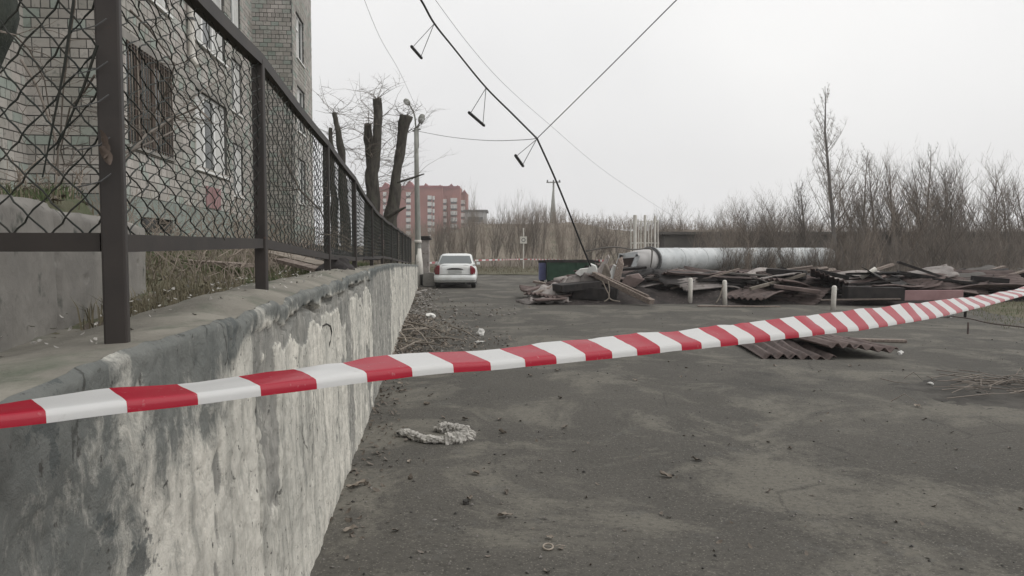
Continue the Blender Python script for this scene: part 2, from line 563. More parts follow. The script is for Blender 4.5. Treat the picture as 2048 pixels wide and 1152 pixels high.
# barrier tape
m, nt, bs, out = new_mat('striped_tape_film')
uv = nt.nodes.new("ShaderNodeUVMap")
sx = nt.nodes.new("ShaderNodeSeparateXYZ")
nt.links.new(uv.outputs[0], sx.inputs[0])
fr = nt.nodes.new("ShaderNodeMath")
fr.operation = 'FRACT'
nt.links.new(sx.outputs[0], fr.inputs[0])
gt = nt.nodes.new("ShaderNodeMath")
gt.operation = 'GREATER_THAN'
gt.inputs[1].default_value = 0.5
nt.links.new(fr.outputs[0], gt.inputs[0])
glare_fade = N(nt, 'ShaderNodeMapRange')  # red ink pales along the length: overexposure bleaching painted into the colour
glare_fade.inputs[1].default_value = 11.0
glare_fade.inputs[2].default_value = 22.0
glare_fade.inputs[4].default_value = 0.55
nt.links.new(sx.outputs[0], glare_fade.inputs[0])
ink = mixc(nt, glare_fade.outputs[0], (0.46, 0.010, 0.034), (0.55, 0.30, 0.30))
scuff = ramp(nt, tex(nt, coords(nt, (1, 1, 1)), 55, 5, 0.7), 0.62, 0.75)
ink = mixc(nt, scuff, ink, mixc(nt, 0.25, ink, (0.7, 0.6, 0.6)))
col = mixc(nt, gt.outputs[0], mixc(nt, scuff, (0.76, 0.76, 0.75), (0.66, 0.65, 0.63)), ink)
nt.links.new(col, bs.inputs["Base Color"])
bs.inputs["Roughness"].default_value = 0.26
bs.inputs["Specular IOR Level"].default_value = 0.5
tr = nt.nodes.new("ShaderNodeBsdfTranslucent")
nt.links.new(col, tr.inputs[0])
ms = nt.nodes.new("ShaderNodeMixShader")
ms.inputs[0].default_value = 0.36
nt.links.new(bs.outputs[0], ms.inputs[1])
nt.links.new(tr.outputs[0], ms.inputs[2])
nt.links.new(ms.outputs[0], out.inputs["Surface"])
bump(nt, bs, tex(nt, coords(nt, (8, 8, 30)), 3, 4), 0.12, 0.003)
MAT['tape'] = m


# ------------------------------------------------------------------ setting: ground
def wall_x(Y):
    return -0.65 - 0.105 * Y


ZT = [(-2, 1.355), (1.0, 1.36), (1.6, 1.38), (8, 1.38), (11, 1.36), (13.4, 1.32), (31, 0.88), (60, 0.75)]


def wall_z(Y):
    return interp(ZT, Y)


def ground_z(x, y):
    d = math.hypot(x, y)
    a = sstep(90, 40, d)
    return (0.022 * nz(x * 0.55, y * 0.4) + 0.008 * nz(x * 2.1, y * 1.7, 3)) * a


xs = [-500, -300, -180, -110, -70, -45, -30, -20, -14, -10, -8, -6.5, -5.5] + [-5 + 0.25 * i for i in range(64)] + \
     [11.5, 12.5, 14, 16, 19, 23, 28, 36, 48, 70, 110, 180, 300, 500]
ys = [-30, -12, -6, -3, -1.5, 0] + [0.8 + 0.25 * i for i in range(100)] + [26, 27.5, 29, 31, 33, 36, 39, 43, 48, 54, 62, 75, 95, 130, 180, 260, 400, 700, 1200]
g = MB()
g.grid(lambda u, w: (lambda x, y: (x, y, ground_z(x, y)))(xs[round(u * (len(xs) - 1))], ys[round(w * (len(ys) - 1))]), len(xs) - 1, len(ys) - 1)
g.build('ground', MAT['ground'], smooth=True, kind='structure', label='dark dusty weathered asphalt yard littered with small debris')

# verge of thin grass where the yard ends, and one at the right edge
g = MB()
g.grid(lambda u, w: (lambda x, y: (x, y, 0.035 + 0.05 * sstep(0, 0.15, w) * (1 - sstep(0.9, 1, w)) + 0.04 * nz(x * 0.5, y * 0.5)))(lerp(-60, 90, u), lerp(43.5 + 2.2 * nz(lerp(-60, 90, u) * 0.2, 2), 62, w)), 120, 16)
g.build('far_verge', MAT['verge'], smooth=True, kind='structure', label='brownish grass verge at the far end of the yard')
g = MB()


def verge_pt(u, w):
    y = lerp(14.5, 25.5, w)
    x0 = lerp(9.6, 14.0, w) + 0.5 * nz(y * 0.8, 5)
    x = lerp(x0, 34, u)
    return (x, y, -0.02 + 0.09 * sstep(0, 0.10, u) * sstep(0, 0.15, w) + 0.03 * nz(x * 0.9, y * 0.9, 2) * sstep(0, 0.1, u))


g.grid(verge_pt, 50, 34)
g.build('side_verge', MAT['verge'], smooth=True, kind='structure', label='patch of thin mossy grass at the right edge of the yard')


# raised ground behind the retaining wall
def bank_z(x, y):
    wb = wall_x(y) - 0.5
    lat = wb - x
    z1 = wall_z(y) - 0.06 + 0.46 * sstep(0, 3.4, lat)
    al = (x + 1.30) * -0.293 + (y - 1.80) * 0.956
    ds = (x + 1.30) * -0.956 + (y - 1.80) * -0.293
    ov = max(0.0, al - 2.40)
    m_ = sstep(0.10 + 0.55 * ov, 0.26 + 0.95 * ov, ds)
    z2 = 1.70 + 0.112 * max(0, min(y, 11.5) - 2.6)
    z = lerp(z1, max(z1, z2), m_)
    return z + 0.025 * nz(x * 1.7, y * 1.7) + 0.012 * nz(x * 5, y * 5)


bys = [-2, -1, 0] + [0.6 + 0.2 * i for i in range(90)] + [19 + 0.8 * i for i in range(16)] + [33, 38, 45, 55, 62]


def bank_pt(u, w):
    y = bys[round(w * (len(bys) - 1))]
    lat = 15.0 * u * u
    x = wall_x(y) - 0.42 - lat
    z = bank_z(x, y) if y < 34 else lerp(bank_z(x, 34), 0.4, sstep(34, 45, y))
    return (x, y, z)


g = MB()
g.grid(bank_pt, 70, len(bys) - 1)
g.build('raised_ground', MAT['bank'], smooth=True, kind='structure', label='raised leafy ground behind the retaining wall')

# brushy hill that closes the view
HX = [(-140, 1.4), (-40, 1.6), (-13, 1.7), (-8, 2.6), (-4, 3.7), (4, 4.1), (12, 3.5), (25, 3.0), (60, 2.8), (150, 2.4)]


def hill_pt(u, w):
    x = lerp(-140, 170, u)
    y = lerp(58, 130, w) + 2 * nz(x * 0.08)
    h = interp(HX, x) * sstep(0, 0.26, w) * (1 - 0.6 * sstep(0.4, 1, w))
    return (x, y, 0.02 + h * (1 + 0.16 * nz(x * 0.12, 4) + 0.10 * nz(x * 0.55, y * 0.3)))


g = MB()
g.grid(hill_pt, 260, 40)
g.build('hill', MAT['hill'], smooth=True, kind='structure', label='low brown brushy hillside closing the far end')

# ------------------------------------------------------------------ retaining wall
colsY = [-1.2, -0.6, -0.1, 0.3, 0.6, 0.75]
y_ = 0.85
while y_ < 31.2:
    colsY.append(y_)
    y_ *= 1.0058
colsY.append(31.2)
NR = 150
verts, layer, stain = [], [], []


def plaster_at(Y, z, zt):
    """1 = plaster still on, 0 = fallen off"""
    a = fb(Y * 0.9, z * 0.55, 1.3, 5) + 0.35 * fb(Y * 5, z * 1.6, 7, 4)
    a += 0.5 * (1 - sstep(2.3, 3.0, Y)) + 0.22 * sstep(2.6, 3.2, Y) * (1 - sstep(0.75, 1.15, z))
    p = sstep(-0.14, -0.09, a + 0.12)
    under = zt - z
    if 2.5 < Y < 9:
        edge = 0.075 + 0.035 * nz(Y * 4.0, 11) + 0.05 * max(0, nz(Y * 9, 3)) + 0.018 * nz(Y * 22, 8)
        k = sstep(2.5, 2.8, Y) * (1 - sstep(8.3, 9, Y))
        if under < edge:
            p = max(p, k)
        elif under < edge + 0.10 + 0.25 * max(0, nz(Y * 1.8, 17)):
            p = min(p, 1 - k)
    if 5.4 < Y < 5.8 or 7.6 < Y < 10.3:
        p = min(p, 0.25)
    return p


def stain_at(Y, z, zt):
    w = Y - 0.35 * (1.0 - z) + 0.25 * nz(Y * 1.5, z * 1.5, 50)
    s = 0.85 * (1 - sstep(1.25, 2.05, w)) * sstep(0.0, 0.40, z)
    s += 0.75 * (1 - sstep(0.02, 0.17, zt - z)) * (0.6 + 0.8 * nz(Y * 2.3, 41))
    s += 0.30 * (1 - sstep(0.0, 0.10, z))
    s += 0.6 * sstep(2.3, 2.8, Y) * (1 - sstep(0.03, 0.10 + 0.05 * nz(Y * 6, 71), zt - z))
    s += 0.50 * sstep(0.12, 0.38, nz(Y * 0.55, 21, z * 0.12) + 0.15 * nz(Y * 4, 2)) * sstep(2.6, 3.2, Y)
    s += 0.75 * sstep(1.5, 1.8, Y) * (1 - sstep(2.25, 2.5, Y + 0.3 * nz(z * 4, Y * 3))) * sstep(0.98, 1.15, z)
    return min(1.0, s)


for Y in colsY:
    zt = wall_z(Y) + 0.012 * nz(Y * 1.8, 6) + 0.008 * nz(Y * 9, 6) - 0.030 * sstep(0.15, 0.4, nz(Y * 3.3, 61)) * sstep(1.95, 2.15, Y) * (1 - sstep(9, 12, Y))
    xw = wall_x(Y)
    for r_ in range(NR + 1):
        t = r_ / NR
        z = -0.12 + (zt + 0.12) * t
        under = zt - z
        p = plaster_at(Y, z, zt)
        dx = 0.011 * p + 0.012 * fb(Y * 2.5, z * 2.5, 5, 4) + 0.006 * fb(Y * 14, z * 12, 2, 3) + 0.002 * nz(Y * 45, z * 45) + 0.03 * (1 - z / 1.4)
        if 2.7 < Y < 7.5 and nz(Y * 1.9, 77) > -0.05:
            ed_ = 0.075 + 0.035 * nz(Y * 4.0, 11) + 0.05 * max(0, nz(Y * 9, 3)) + 0.018 * nz(Y * 22, 8)
            if ed_ < under < ed_ + 0.045 + 0.03 * nz(Y * 11, 5):
                dx -= 0.045
                p = 0
        rd = 0.026 + 0.020 * nz(Y * 2.2, 31) + 0.010 * nz(Y * 17, 9) + 0.012 * nz(Y * 8, 3)
        if under < rd:
            dx -= rd * (1 - math.sqrt(max(0, 1 - ((rd - under) / rd) ** 2))) * 0.9
        # long cracks
        for (yc, za, zb, w_, sl) in ((2.62, 0.55, 1.05, 0.010, 0.10), (2.9, 0.2, 0.75, 0.006, -0.06), (4.9, 0.5, 1.0, 0.010, 0.05)):
            c_ = yc + sl * (z - za) + 0.03 * nz(z * 6, yc)
            if za < z < zb and abs(Y - c_) < w_:
                dx -= 0.02
                p = 0
        verts.append((xw + dx, Y, z))
        layer.append(p)
        stain.append(stain_at(Y, z, zt))
nc, nr = len(colsY), NR + 1
faces = [(i * nr + j, (i + 1) * nr + j, (i + 1) * nr + j + 1, i * nr + j + 1) for i in range(nc - 1) for j in range(nr - 1)]
me = bpy.data.meshes.new('wall_face')
me.from_pydata(verts, [], faces)
me.materials.append(MAT['plaster'])
me.polygons.foreach_set("use_smooth", [True] * len(me.polygons))
for nm, dat in (("layer", layer), ("stain", stain)):
    a = me.attributes.new(nm, 'FLOAT', 'POINT')
    a.data.foreach_set("value", dat)
RW = empty('retaining_wall', (wall_x(4), 4, 0), label='long low concrete retaining wall with peeling whitewashed plaster', cat='wall')
wf = bpy.data.objects.new('plaster_face', me)
C.objects.link(wf)
wf.parent = RW
wf.matrix_parent_inverse = Matrix.Translation(RW.location).inverted()


def par(o, root):
    """keep world coordinates while parenting to a translated root"""
    o.parent = root
    o.matrix_parent_inverse = root.matrix_basis.inverted() if root.rotation_euler.z == 0 else (Matrix.LocRotScale(root.location, root.rotation_euler, None)).inverted()
    return o


# top and back of the wall (top starts from the last front row so that the edge is closed)
tops = colsY[::3] + [colsY[-1]]
NT = 14
g = MB()
idx = {Y: i for i, Y in enumerate(colsY)}


def top_pt(u, w):
    Y = tops[round(u * (len(tops) - 1))]
    f = verts[idx[Y] * nr + NR]
    wid = 0.60 - 0.12 * sstep(4, 9, Y)
    zb = lerp(wall_z(Y) - 0.06, wall_z(Y) - 0.03, sstep(8, 16, Y))
    crown = 0.055 * math.sin(math.pi * min(1, w * 1.25)) * sstep(1.9, 3.0, Y) * (1 - sstep(6, 9, Y))
    n_ = 0.010 * nz(Y * 5, w * 3, 9) + 0.005 * nz(Y * 16, w * 9)
    return (f[0] - wid * w, Y, lerp(f[2], zb, sstep(0, 1, w)) + crown + n_ * sstep(0, 0.2, w))


g.grid(top_pt, len(tops) - 1, NT)
o = g.build('coping', MAT['walltop'], smooth=True)
par(o, RW)
g = MB()
g.grid(lambda u, w: (lambda p: (p[0], p[1], lerp(p[2], -0.1, w)))(top_pt(u, 1.0)), len(tops) - 1, 1)
e_ = verts[(nc - 1) * nr:(nc) * nr]
bk = top_pt(1.0, 1.0)
g.add([e_[0], e_[-1], bk, (bk[0], bk[1], -0.1)], [(0, 1, 2, 3)])
par(g.build('back_face', MAT['conc_block']), RW)
# dark painted hook drawn on the plaster
g = MB()
hook = [(642, 664), (645, 652), (652, 648), (660, 652), (663, 664), (660, 682), (654, 705), (649, 735), (645, 765)]


def on_wall(px, py, off=0.006):
    u = (px - 1024) / F_PX
    Y = 0.65 / (-u - 0.105) if -u > 0.105 else 30
    for _ in range(12):
        p = at(px, py, Y)
        j = min(range(len(colsY)), key=lambda k: abs(colsY[k] - Y))
        zt = verts[j * nr + NR][2]
        t = min(1, max(0, (p.z + 0.12) / (zt + 0.12)))
        xw = verts[j * nr + round(t * NR)][0]
        Y = Y + ((p.x - off) - xw) / (xw / Y - (-0.105) + 1e-6) * -0.0 + (xw + off - u * Y) / (u + 0.105)
    return at(px, py, Y)


hp = [on_wall(*q, 0.003) for q in hook]
g.tube(hp, [0.002, 0.006, 0.007, 0.007, 0.006, 0.006, 0.005, 0.004, 0.002], 6)
par(g.build('painted_mark', MAT['darkstone'], label='dark hook-shaped mark painted on the pale plaster'), RW)

# ------------------------------------------------------------------ chain-link fence
FP = [(1.74, -0.92, 2.385, 1.61), (3.40, -1.135, 2.44, 1.618), (6.1, -1.50, 2.44, 1.525), (8.2, -1.72, 2.345, 1.475), (10.8, -2.02, 2.20, 1.45),
      (13.4, -2.32, 2.14, 1.43), (16.3, -2.62, 2.10, 1.36), (19.2, -2.93, 2.08, 1.27), (22.1, -3.23, 2.05, 1.19), (25.0, -3.54, 2.03, 1.11), (27.9, -3.84, 2.0, 1.03), (30.6, -4.12, 1.98, 0.97)]
FEN = empty('chain_link_fence', (FP[0][1], FP[0][0], 1.35), label='brown steel and chain link fence standing on the retaining wall', cat='fence')


def surf_z(Y, X):
    f = wall_x(Y)
    w = min(1, max(0, (f - X) / 0.55))
    zb = lerp(wall_z(Y) - 0.06, wall_z(Y) - 0.03, sstep(8, 16, Y))
    return lerp(wall_z(Y), zb, sstep(0, 1, w)) + 0.055 * math.sin(math.pi * min(1, w * 1.25)) * sstep(1.9, 3.0, Y) * (1 - sstep(6, 9, Y))


def wires(mbd, a, b, za, zb, w, h, r, sides, sub, warp, seed, flip=False):
    """chain-link fabric between plan points a,b; za/zb = (bottom, top) at each end"""
    a, b = Vector(a), Vector(b)
    L = (b - a).length
    nw = int(L / w) + 1
    d = (b - a) / L
    nrm = Vector((-d.y, d.x))
    for j in range(nw):
        u0 = j * w
        pts = []
        tmid = min(1, u0 / L)
        zlo, zhi = lerp(za[0], zb[0], tmid), lerp(za[1], zb[1], tmid)
        nk = int((zhi - zlo) / h)
        for k in range(nk + 1):
            side = (k + j) % 2
            for s in range(sub):
                tt = s / sub
                kk = k + tt
                if kk > nk:
                    break
                ph = abs(((kk + j) % 2) - 1)            # triangle 1..0..1
                ph = 0.5 - 0.5 * math.cos(math.pi * ph) * (0.55) + (ph - 0.5) * 0.45
                uu = u0 + w * ph
                z = zlo + (zhi - zlo) * kk / nk
                du = warp * nz(uu * 2.2, z * 2.2, seed)
                dz = warp * nz(uu * 2.0, z * 2.0, seed + 5)
                dn = warp * 0.8 * nz(uu * 1.4, z * 1.4, seed + 9) + 0.004 * (1 if (k % 2) else -1)
                uu = min(L, max(0, uu + du))
                p = a + d * uu + nrm * dn
                pts.append((p.x, p.y, z + dz))
        if len(pts) > 1:
            mbd.tube(pts, r, sides, cap=False)


for i, (Y, X, ztp, zr) in enumerate(FP):
    g = MB()
    b0 = surf_z(Y, X)
    g.box((X, Y, (b0 - 0.03 + ztp) / 2), (0.05, 0.05, ztp - b0 + 0.03), Matrix.Rotation(0.35 if i == 0 else 0.1, 3, 'Z'))
    o = g.build('post', MAT['post'])
    bv = o.modifiers.new('edge', 'BEVEL')
    bv.width = 0.005
    bv.segments = 2
    par(o, FEN)
for i in range(len(FP) - 1):
    (Y0, X0, t0, r0), (Y1, X1, t1, r1) = FP[i], FP[i + 1]
    g = MB()
    dv = Vector((X1 - X0, Y1 - Y0, 0)).normalized() * 0.02
    npt = 6
    prev = None
    for k in range(npt + 1):
        t = k / npt
        sag = -0.012 * math.sin(math.pi * t) * (1 if i < 3 else 2)
        p = Vector((lerp(X0, X1, t), lerp(Y0, Y1, t), lerp(t0, t1, t) + sag))
        if prev is not None:
            g.bar(prev, p, 0.045, 0.05)
        prev = p
    par(g.build('top_rail', MAT['post']), FEN)
    g = MB()
    g.bar(Vector((X0, Y0, r0)) + dv, Vector((X1, Y1, r1)) - dv, 0.030, 0.042)
    par(g.build('bottom_rail', MAT['post']), FEN)
    g = MB()
    if i == 0:
        par_ = (0.064, 0.030, 0.0022, 4, 3, 0.034)
    elif i == 1:
        par_ = (0.066, 0.034, 0.0026, 3, 2, 0.036)
    elif i < 4:
        par_ = (0.058, 0.042, 0.0030, 3, 1, 0.02)
    else:
        par_ = (0.075, 0.055, 0.0030, 3, 1, 0.02)
    wires(g, (X0, Y0), (X1, Y1), (r0, t0), (r1, t1), *par_, 3 + i)
    par(g.build('wire_mesh', MAT['wire']), FEN)
# corner panel running to the left of the corner post
P0, P1 = Vector((-0.945, 1.735)), Vector((-1.95, 1.64))
g = MB()
g.bar((P0.x, P0.y, 1.612), (P1.x, P1.y, 1.612), 0.030, 0.043)
par(g.build('bottom_rail', MAT['post']), FEN)
g = MB()
g.bar((P0.x, P0.y, 2.385), (P1.x, P1.y, 2.385), 0.045, 0.05)
par(g.build('top_rail', MAT['post']), FEN)
g = MB()
wires(g, P0, P1, (1.63, 2.38), (1.63, 2.38), 0.040, 0.045, 0.0024, 5, 3, 0.024, 40)
par(g.build('wire_mesh', MAT['wire']), FEN)
g = MB()
g.box((P1.x, P1.y, 1.9), (0.05, 0.05, 1.05))
par(g.build('post', MAT['post']), FEN)
# wire ties round the corner post
for k in range(7):
    g = MB()
    z = 1.74 + 0.085 * k + rng.uniform(-0.01, 0.01)
    g.tube([(-0.955 - 0.025, 1.70, z), (-0.95, 1.693, z + 0.004), (-0.925, 1.697, z + 0.012), (-0.905, 1.705, z + 0.03)], 0.0016, 4)
    par(g.build('wire_tie', MAT['thinwire']), FEN)
# two leaning rods woven into the corner panel
for (q0, q1, rr) in (((150, -20, 1.69), (85, 355, 1.72), 0.003), ((195, 90, 1.69), (112, 300, 1.72), 0.0032)):
    g = MB()
    a, b = at(*q0), at(*q1)
    g.tube([a, a.lerp(b, 0.4) + Vector((0.006, 0, 0)), b], [rr, rr, rr * 0.6], 5)
    par(g.build('bent_rod', MAT['wire']), FEN)

# dead leaf caught on the corner post
g = MB()
c0 = at(204, 278, 1.685)
for k in range(3):
    ax = Matrix.Rotation(rng.uniform(-0.6, 0.6), 3, 'Y') @ Matrix.Rotation(rng.uniform(-0.5, 0.5), 3, 'Z')
    off = Vector((0.006 * (k - 1), -0.004 * k, -0.018 * k))

    def lf(u, w, ax=ax, off=off):
        wd = 0.012 * math.sin(math.pi * (0.1 + 0.85 * u))
        p = Vector(((w - 0.5) * 2 * wd, 0.01 * math.sin(3 * u) + 0.008 * abs(w - 0.5), -0.045 * u + 0.02))
        return c0 + off + ax @ p
    g.grid(lf, 5, 3)
g.build('dead_leaf', MAT['wood_dark'], smooth=True, label='curled dead leaf caught on the near fence post', cat='leaf')


# ------------------------------------------------------------------ concrete blocks behind the corner panel
def conc_block(a, b, zb, zt, th, seed, label, chip=0.0):
    a, b = Vector((a[0], a[1])), Vector((b[0], b[1]))
    d = (b - a).normalized()
    nrm = Vector((d.y, -d.x))
    if nrm.dot(Vector((1, -1))) < 0:
        nrm = -nrm
    L = (b - a).length
    root = empty('concrete_block', (a.x, a.y, zb), label=label, cat='concrete block', group='concrete blocks behind the fence')
    g = MB()
    nu, nv = 60, 40

    def fr_(u, w):
        p = a + d * (L * u)
        z = lerp(zb, zt + 0.02 * nz(u * 5, seed) - chip * sstep(0.75, 1, u), w)
        off = 0.010 * fb(u * L * 3, z * 3, seed, 4)
        pit = nz(u * L * 22, z * 22, seed + 3)
        if pit > 0.62:
            off -= 0.016 * sstep(0.62, 0.72, pit)
        ed = min(u * L, (1 - u) * L, (zt - z))
        off -= 0.02 * (1 - sstep(0, 0.025, ed)) * (1 + 1.5 * nz(u * 9, z * 14, seed))
        q = p + nrm * off
        return (q.x, q.y, z)
    g.grid(fr_, nu, nv)
    par(g.build('front_face', MAT['conc_block'], smooth=True), root)
    g = MB()

    def tp(u, w):
        f = fr_(u, 1.0)
        bq = Vector((f[0], f[1])) - nrm * (th * w)
        return (bq.x, bq.y, f[2] + 0.012 * nz(u * 9, w * 4, seed) * sstep(0, 0.3, w))
    g.grid(tp, nu, 6)
    for uu, rev in ((0.0, 0), (1.0, 1)):
        g.grid(lambda u, w, uu=uu: (lambda f, t_: (f[0] - nrm.x * th * u, f[1] - nrm.y * th * u, lerp(f[2], t_[2], u * w)))(fr_(uu, w), tp(uu, 1)), 4, 10)
    g.grid(lambda u, w: (lambda t_: (t_[0], t_[1], lerp(zb, t_[2], w)))(tp(u, 1)), nu, 1)
    par(g.build('top_and_ends', MAT['conc_block']), root)


sA, sB = Vector((-1.30, 1.80)), Vector((-2.02, 4.15))
mid = sA.lerp(sB, 0.30)
conc_block(sA, mid - (sB - sA).normalized() * 0.012, 1.22, 1.745, 0.30, 3, 'grey concrete block behind the corner panel, cut by the picture edge')
conc_block(mid + Vector((-0.004, 0.006)), sB, 1.22, 1.73, 0.30, 9, 'pitted grey concrete block just behind the near fence post', 0.02)

# ------------------------------------------------------------------ brick apartment building
BLD = empty('brick_apartment_building', (-4.9, 0, 0), math.atan(0.11), label='grey silicate brick apartment building with projecting bays behind the fence', cat='building')
PITCH_Z, BL, JT = 0.150, 0.25, 0.018
near_bricks, brick_cache = [], {}
bw_all = MB()
bw_rnd = []
BTOP = 12.4


def rects_minus(u0, u1, v0, v1, ops):
    us = sorted({u0, u1, *[min(max(q, u0), u1) for o_ in ops for q in o_[:2]]})
    vs2 = sorted({v0, v1, *[min(max(q, v0), v1) for o_ in ops for q in o_[2:4]]})
    for a, b in zip(us, us[1:]):
        for c_, d_ in zip(vs2, vs2[1:]):
            if b - a < 1e-6 or d_ - c_ < 1e-6:
                continue
            mu, mv = (a + b) / 2, (c_ + d_) / 2
            if not any(o_[0] < mu < o_[1] and o_[2] < mv < o_[3] for o_ in ops):
                yield a, b, c_, d_


def brick_box(g, o3, ud, nd, a, b, z0, z1, proud):
    p = [o3 + ud * u + nd * n_ + Vector((0, 0, z)) for u in (a, b) for n_ in (-0.03, proud) for z in (z0, z1)]
    g.add(p, [(0, 1, 3, 2), (4, 6, 7, 5), (0, 4, 5, 1), (2, 3, 7, 6), (0, 2, 6, 4), (1, 5, 7, 3)])


def brick_face(part, o3, ud, nd, width, z0, z1, ops, brick_from, near_z=None):
    """mortar core plus laid bricks; o3 local origin, ud along, nd outward"""
    o3, ud, nd = Vector(o3), Vector(ud), Vector(nd)
    for a, b, c_, d_ in rects_minus(0, width, z0, z1, ops):
        cpt = o3 + ud * ((a + b) / 2) - nd * 0.075 + Vector((0, 0, (c_ + d_) / 2))
        sx_ = abs(ud.x) * (b - a) + abs(nd.x) * 0.15
        sy_ = abs(ud.y) * (b - a) + abs(nd.y) * 0.15
        part.box(cpt, (sx_, sy_, d_ - c_))
    row = 0
    z = brick_from
    while z + PITCH_Z <= z1 + 0.001:
        za, zb = z, z + PITCH_Z - JT
        u = -(BL + JT) * (0.5 if row % 2 else 0.0)
        header = row % 5 == 4
        step = (0.12 if header else BL) + JT
        while u < width:
            a, b = max(0.0, u), min(width, u + step - JT)
            segs = [(a, b)]
            for o_ in ops:
                if o_[2] < (za + zb) / 2 < o_[3]:
                    ns_ = []
                    for (p, q) in segs:
                        if q <= o_[0] or p >= o_[1]:
                            ns_.append((p, q))
                        else:
                            if p < o_[0]:
                                ns_.append((p, o_[0]))
                            if q > o_[1]:
                                ns_.append((o_[1], q))
                    segs = ns_
            for (p, q) in segs:
                if q - p > 0.03:
                    pr = 0.008 + rng.random() * 0.010
                    if near_z and near_z[0] < za < near_z[1] and near_z[2] < p < near_z[3] and len(near_bricks) < 300:
                        near_bricks.append((o3, ud, nd, p, q, za, zb, pr))
                    else:
                        brick_box(bw_all, o3, ud, nd, p, q, za, zb, pr)
                        bw_rnd.extend([rng.random()] * 8)
            u += step
        z += PITCH_Z
        row += 1


k_ = 1.006
y1a, y1b, y2a, y2b = 11.95 * k_, 18.9 * k_, 27.3 * k_, 31.9 * k_
RX = -1.36
W1 = (12.3 * k_, 14.44 * k_, 3.28, 4.96)
W2 = (15.9 * k_, 18.35 * k_, 3.28, 4.96)
floors = [0.0, 2.7, 5.4]
winB = []
for fz in floors:
    winB += [(W1[0], W1[1], W1[2] + fz, W1[3] + fz), (W2[0], W2[1], W2[2] + fz, W2[3] + fz)]
winT = [(28.25 * k_, 29.95 * k_, 3.28 + fz, 4.96 + fz) for fz in floors]
winR = [(20.2 * k_, 21.9 * k_, 3.28 + fz, 4.96 + fz) for fz in floors] + [(23.6 * k_, 25.6 * k_, 3.28 + fz, 4.96 + fz) for fz in floors]
BZ = 2.46
wall_p = MB()
X_, Y_ = Vector((1, 0, 0)), Vector((0, 1, 0))
# front of the near bay (faces the camera), its long side, the recess, the far bay and the end wall
brick_face(wall_p, (RX - 0.0, y1a, 0), X_, -Y_, -RX - 0.0, 1.2, BTOP, [], BZ, (2.6, 6.4, -1, 9))
brick_face(wall_p, (0, y1a + 0.151, 0), Y_, X_, y1b - y1a - 0.151, 1.2, BTOP, [(a - y1a - 0.151, b - y1a - 0.151, c_, d_) for a, b, c_, d_ in winB] + [(12.75 * k_ - y1a - 0.151, 14.3 * k_ - y1a - 0.151, 1.86, 2.12)], BZ, (2.4, 5.4, -1, 3.6))
brick_face(wall_p, (RX, y1b, 0), Y_, X_, y2a - y1b, 1.0, BTOP, [(a - y1b, b - y1b, c_, d_) for a, b, c_, d_ in winR], BZ)
brick_face(wall_p, (RX, 4.0, 0), Y_, X_, y1a - 4.0, 1.0, BTOP, [], BZ)
brick_face(wall_p, (RX, y2a, 0), X_, -Y_, -RX, 1.0, BTOP, [], BZ)
brick_face(wall_p, (0, y2a + 0.151, 0), Y_, X_, y2b - y2a - 0.151, 0.8, BTOP, [(a - y2a - 0.151, b - y2a - 0.151, c_, d_) for a, b, c_, d_ in winT], BZ)
brick_face(wall_p, (-11.0, y2b + 0.151, 0), X_, Y_, 11.0 - 0.151, 0.8, BTOP, [], BZ)
wall_p.bx(-11, -10.85, 4.0, y2b, 0.8, BTOP)
wall_p.bx(-10.8, RX - 0.16, 4.0, 4.15, 0.8, BTOP)
WP = wall_p.build('wall', MAT['mortar'], BLD)
bo = bw_all.build('brickwork', MAT['brick'], WP, kind='stuff')
a = bo.data.attributes.new("rnd", 'FLOAT', 'POINT')
a.data.foreach_set("value", bw_rnd)
for (o3, ud, nd, p, q, za, zb, pr) in near_bricks:
    key = (round(q - p, 2), ud.x > 0.5)
    if key not in brick_cache:
        g = MB()
        hw = (q - p) / 2
        pp = [ud * u + nd * n_ + Vector((0, 0, z)) for u in (-hw, hw) for n_ in (-0.03, 0.008) for z in (0, PITCH_Z - JT)]
        g.add(pp, [(0, 1, 3, 2), (4, 6, 7, 5), (0, 4, 5, 1), (2, 3, 7, 6), (0, 2, 6, 4), (1, 5, 7, 3)])
        brick_cache[key] = g.mesh('brick', MAT['brick'])
    c_ = o3 + ud * ((p + q) / 2) + nd * (pr - 0.008) + Vector((0, 0, za))
    link_mesh('brick', brick_cache[key], WP, loc=c_)
g = MB()
pt = 0.035
g.bx(RX, 0 + pt, y1a - pt, y1a, 1.2, BZ - 0.02)
g.bx(0.0, pt, y1a + 0.001, 12.75 * k_, 1.2, BZ - 0.02)
g.bx(0.0, pt, 14.3 * k_, y1b, 1.2, BZ - 0.02)
g.bx(0.0, pt, 12.75 * k_, 14.3 * k_, 1.2, 1.86)
g.bx(0.0, pt, 12.75 * k_, 14.3 * k_, 2.12, BZ - 0.02)
g.bx(RX, RX + pt, y1b, y2a, 1.0, BZ - 0.02)
g.bx(RX + pt, 0 + pt, y2a - pt, y2a, 1.0, BZ - 0.02)
g.bx(0.0, pt, y2a + 0.001, y2b + 0.15, 0.8, BZ - 0.02)
g.build('plinth', MAT['plinth'], BLD)
g = MB()
g.bx(-0.14, -0.10, 12.75 * k_, 14.3 * k_, 1.86, 2.12)
g.build('basement_window', MAT['glass'], BLD)
g = MB()
g.bx(-11.2, RX + 0.25, 3.8, y2b + 0.3, BTOP, BTOP + 0.3)
g.bx(RX + 0.25, 0.25, y1a - 0.2, y1b + 0.2, BTOP, BTOP + 0.3)
g.bx(RX + 0.25, 0.25, y2a - 0.2, y2b + 0.3, BTOP, BTOP + 0.3)
g.build('roof_slab', MAT['conc_block'], BLD)


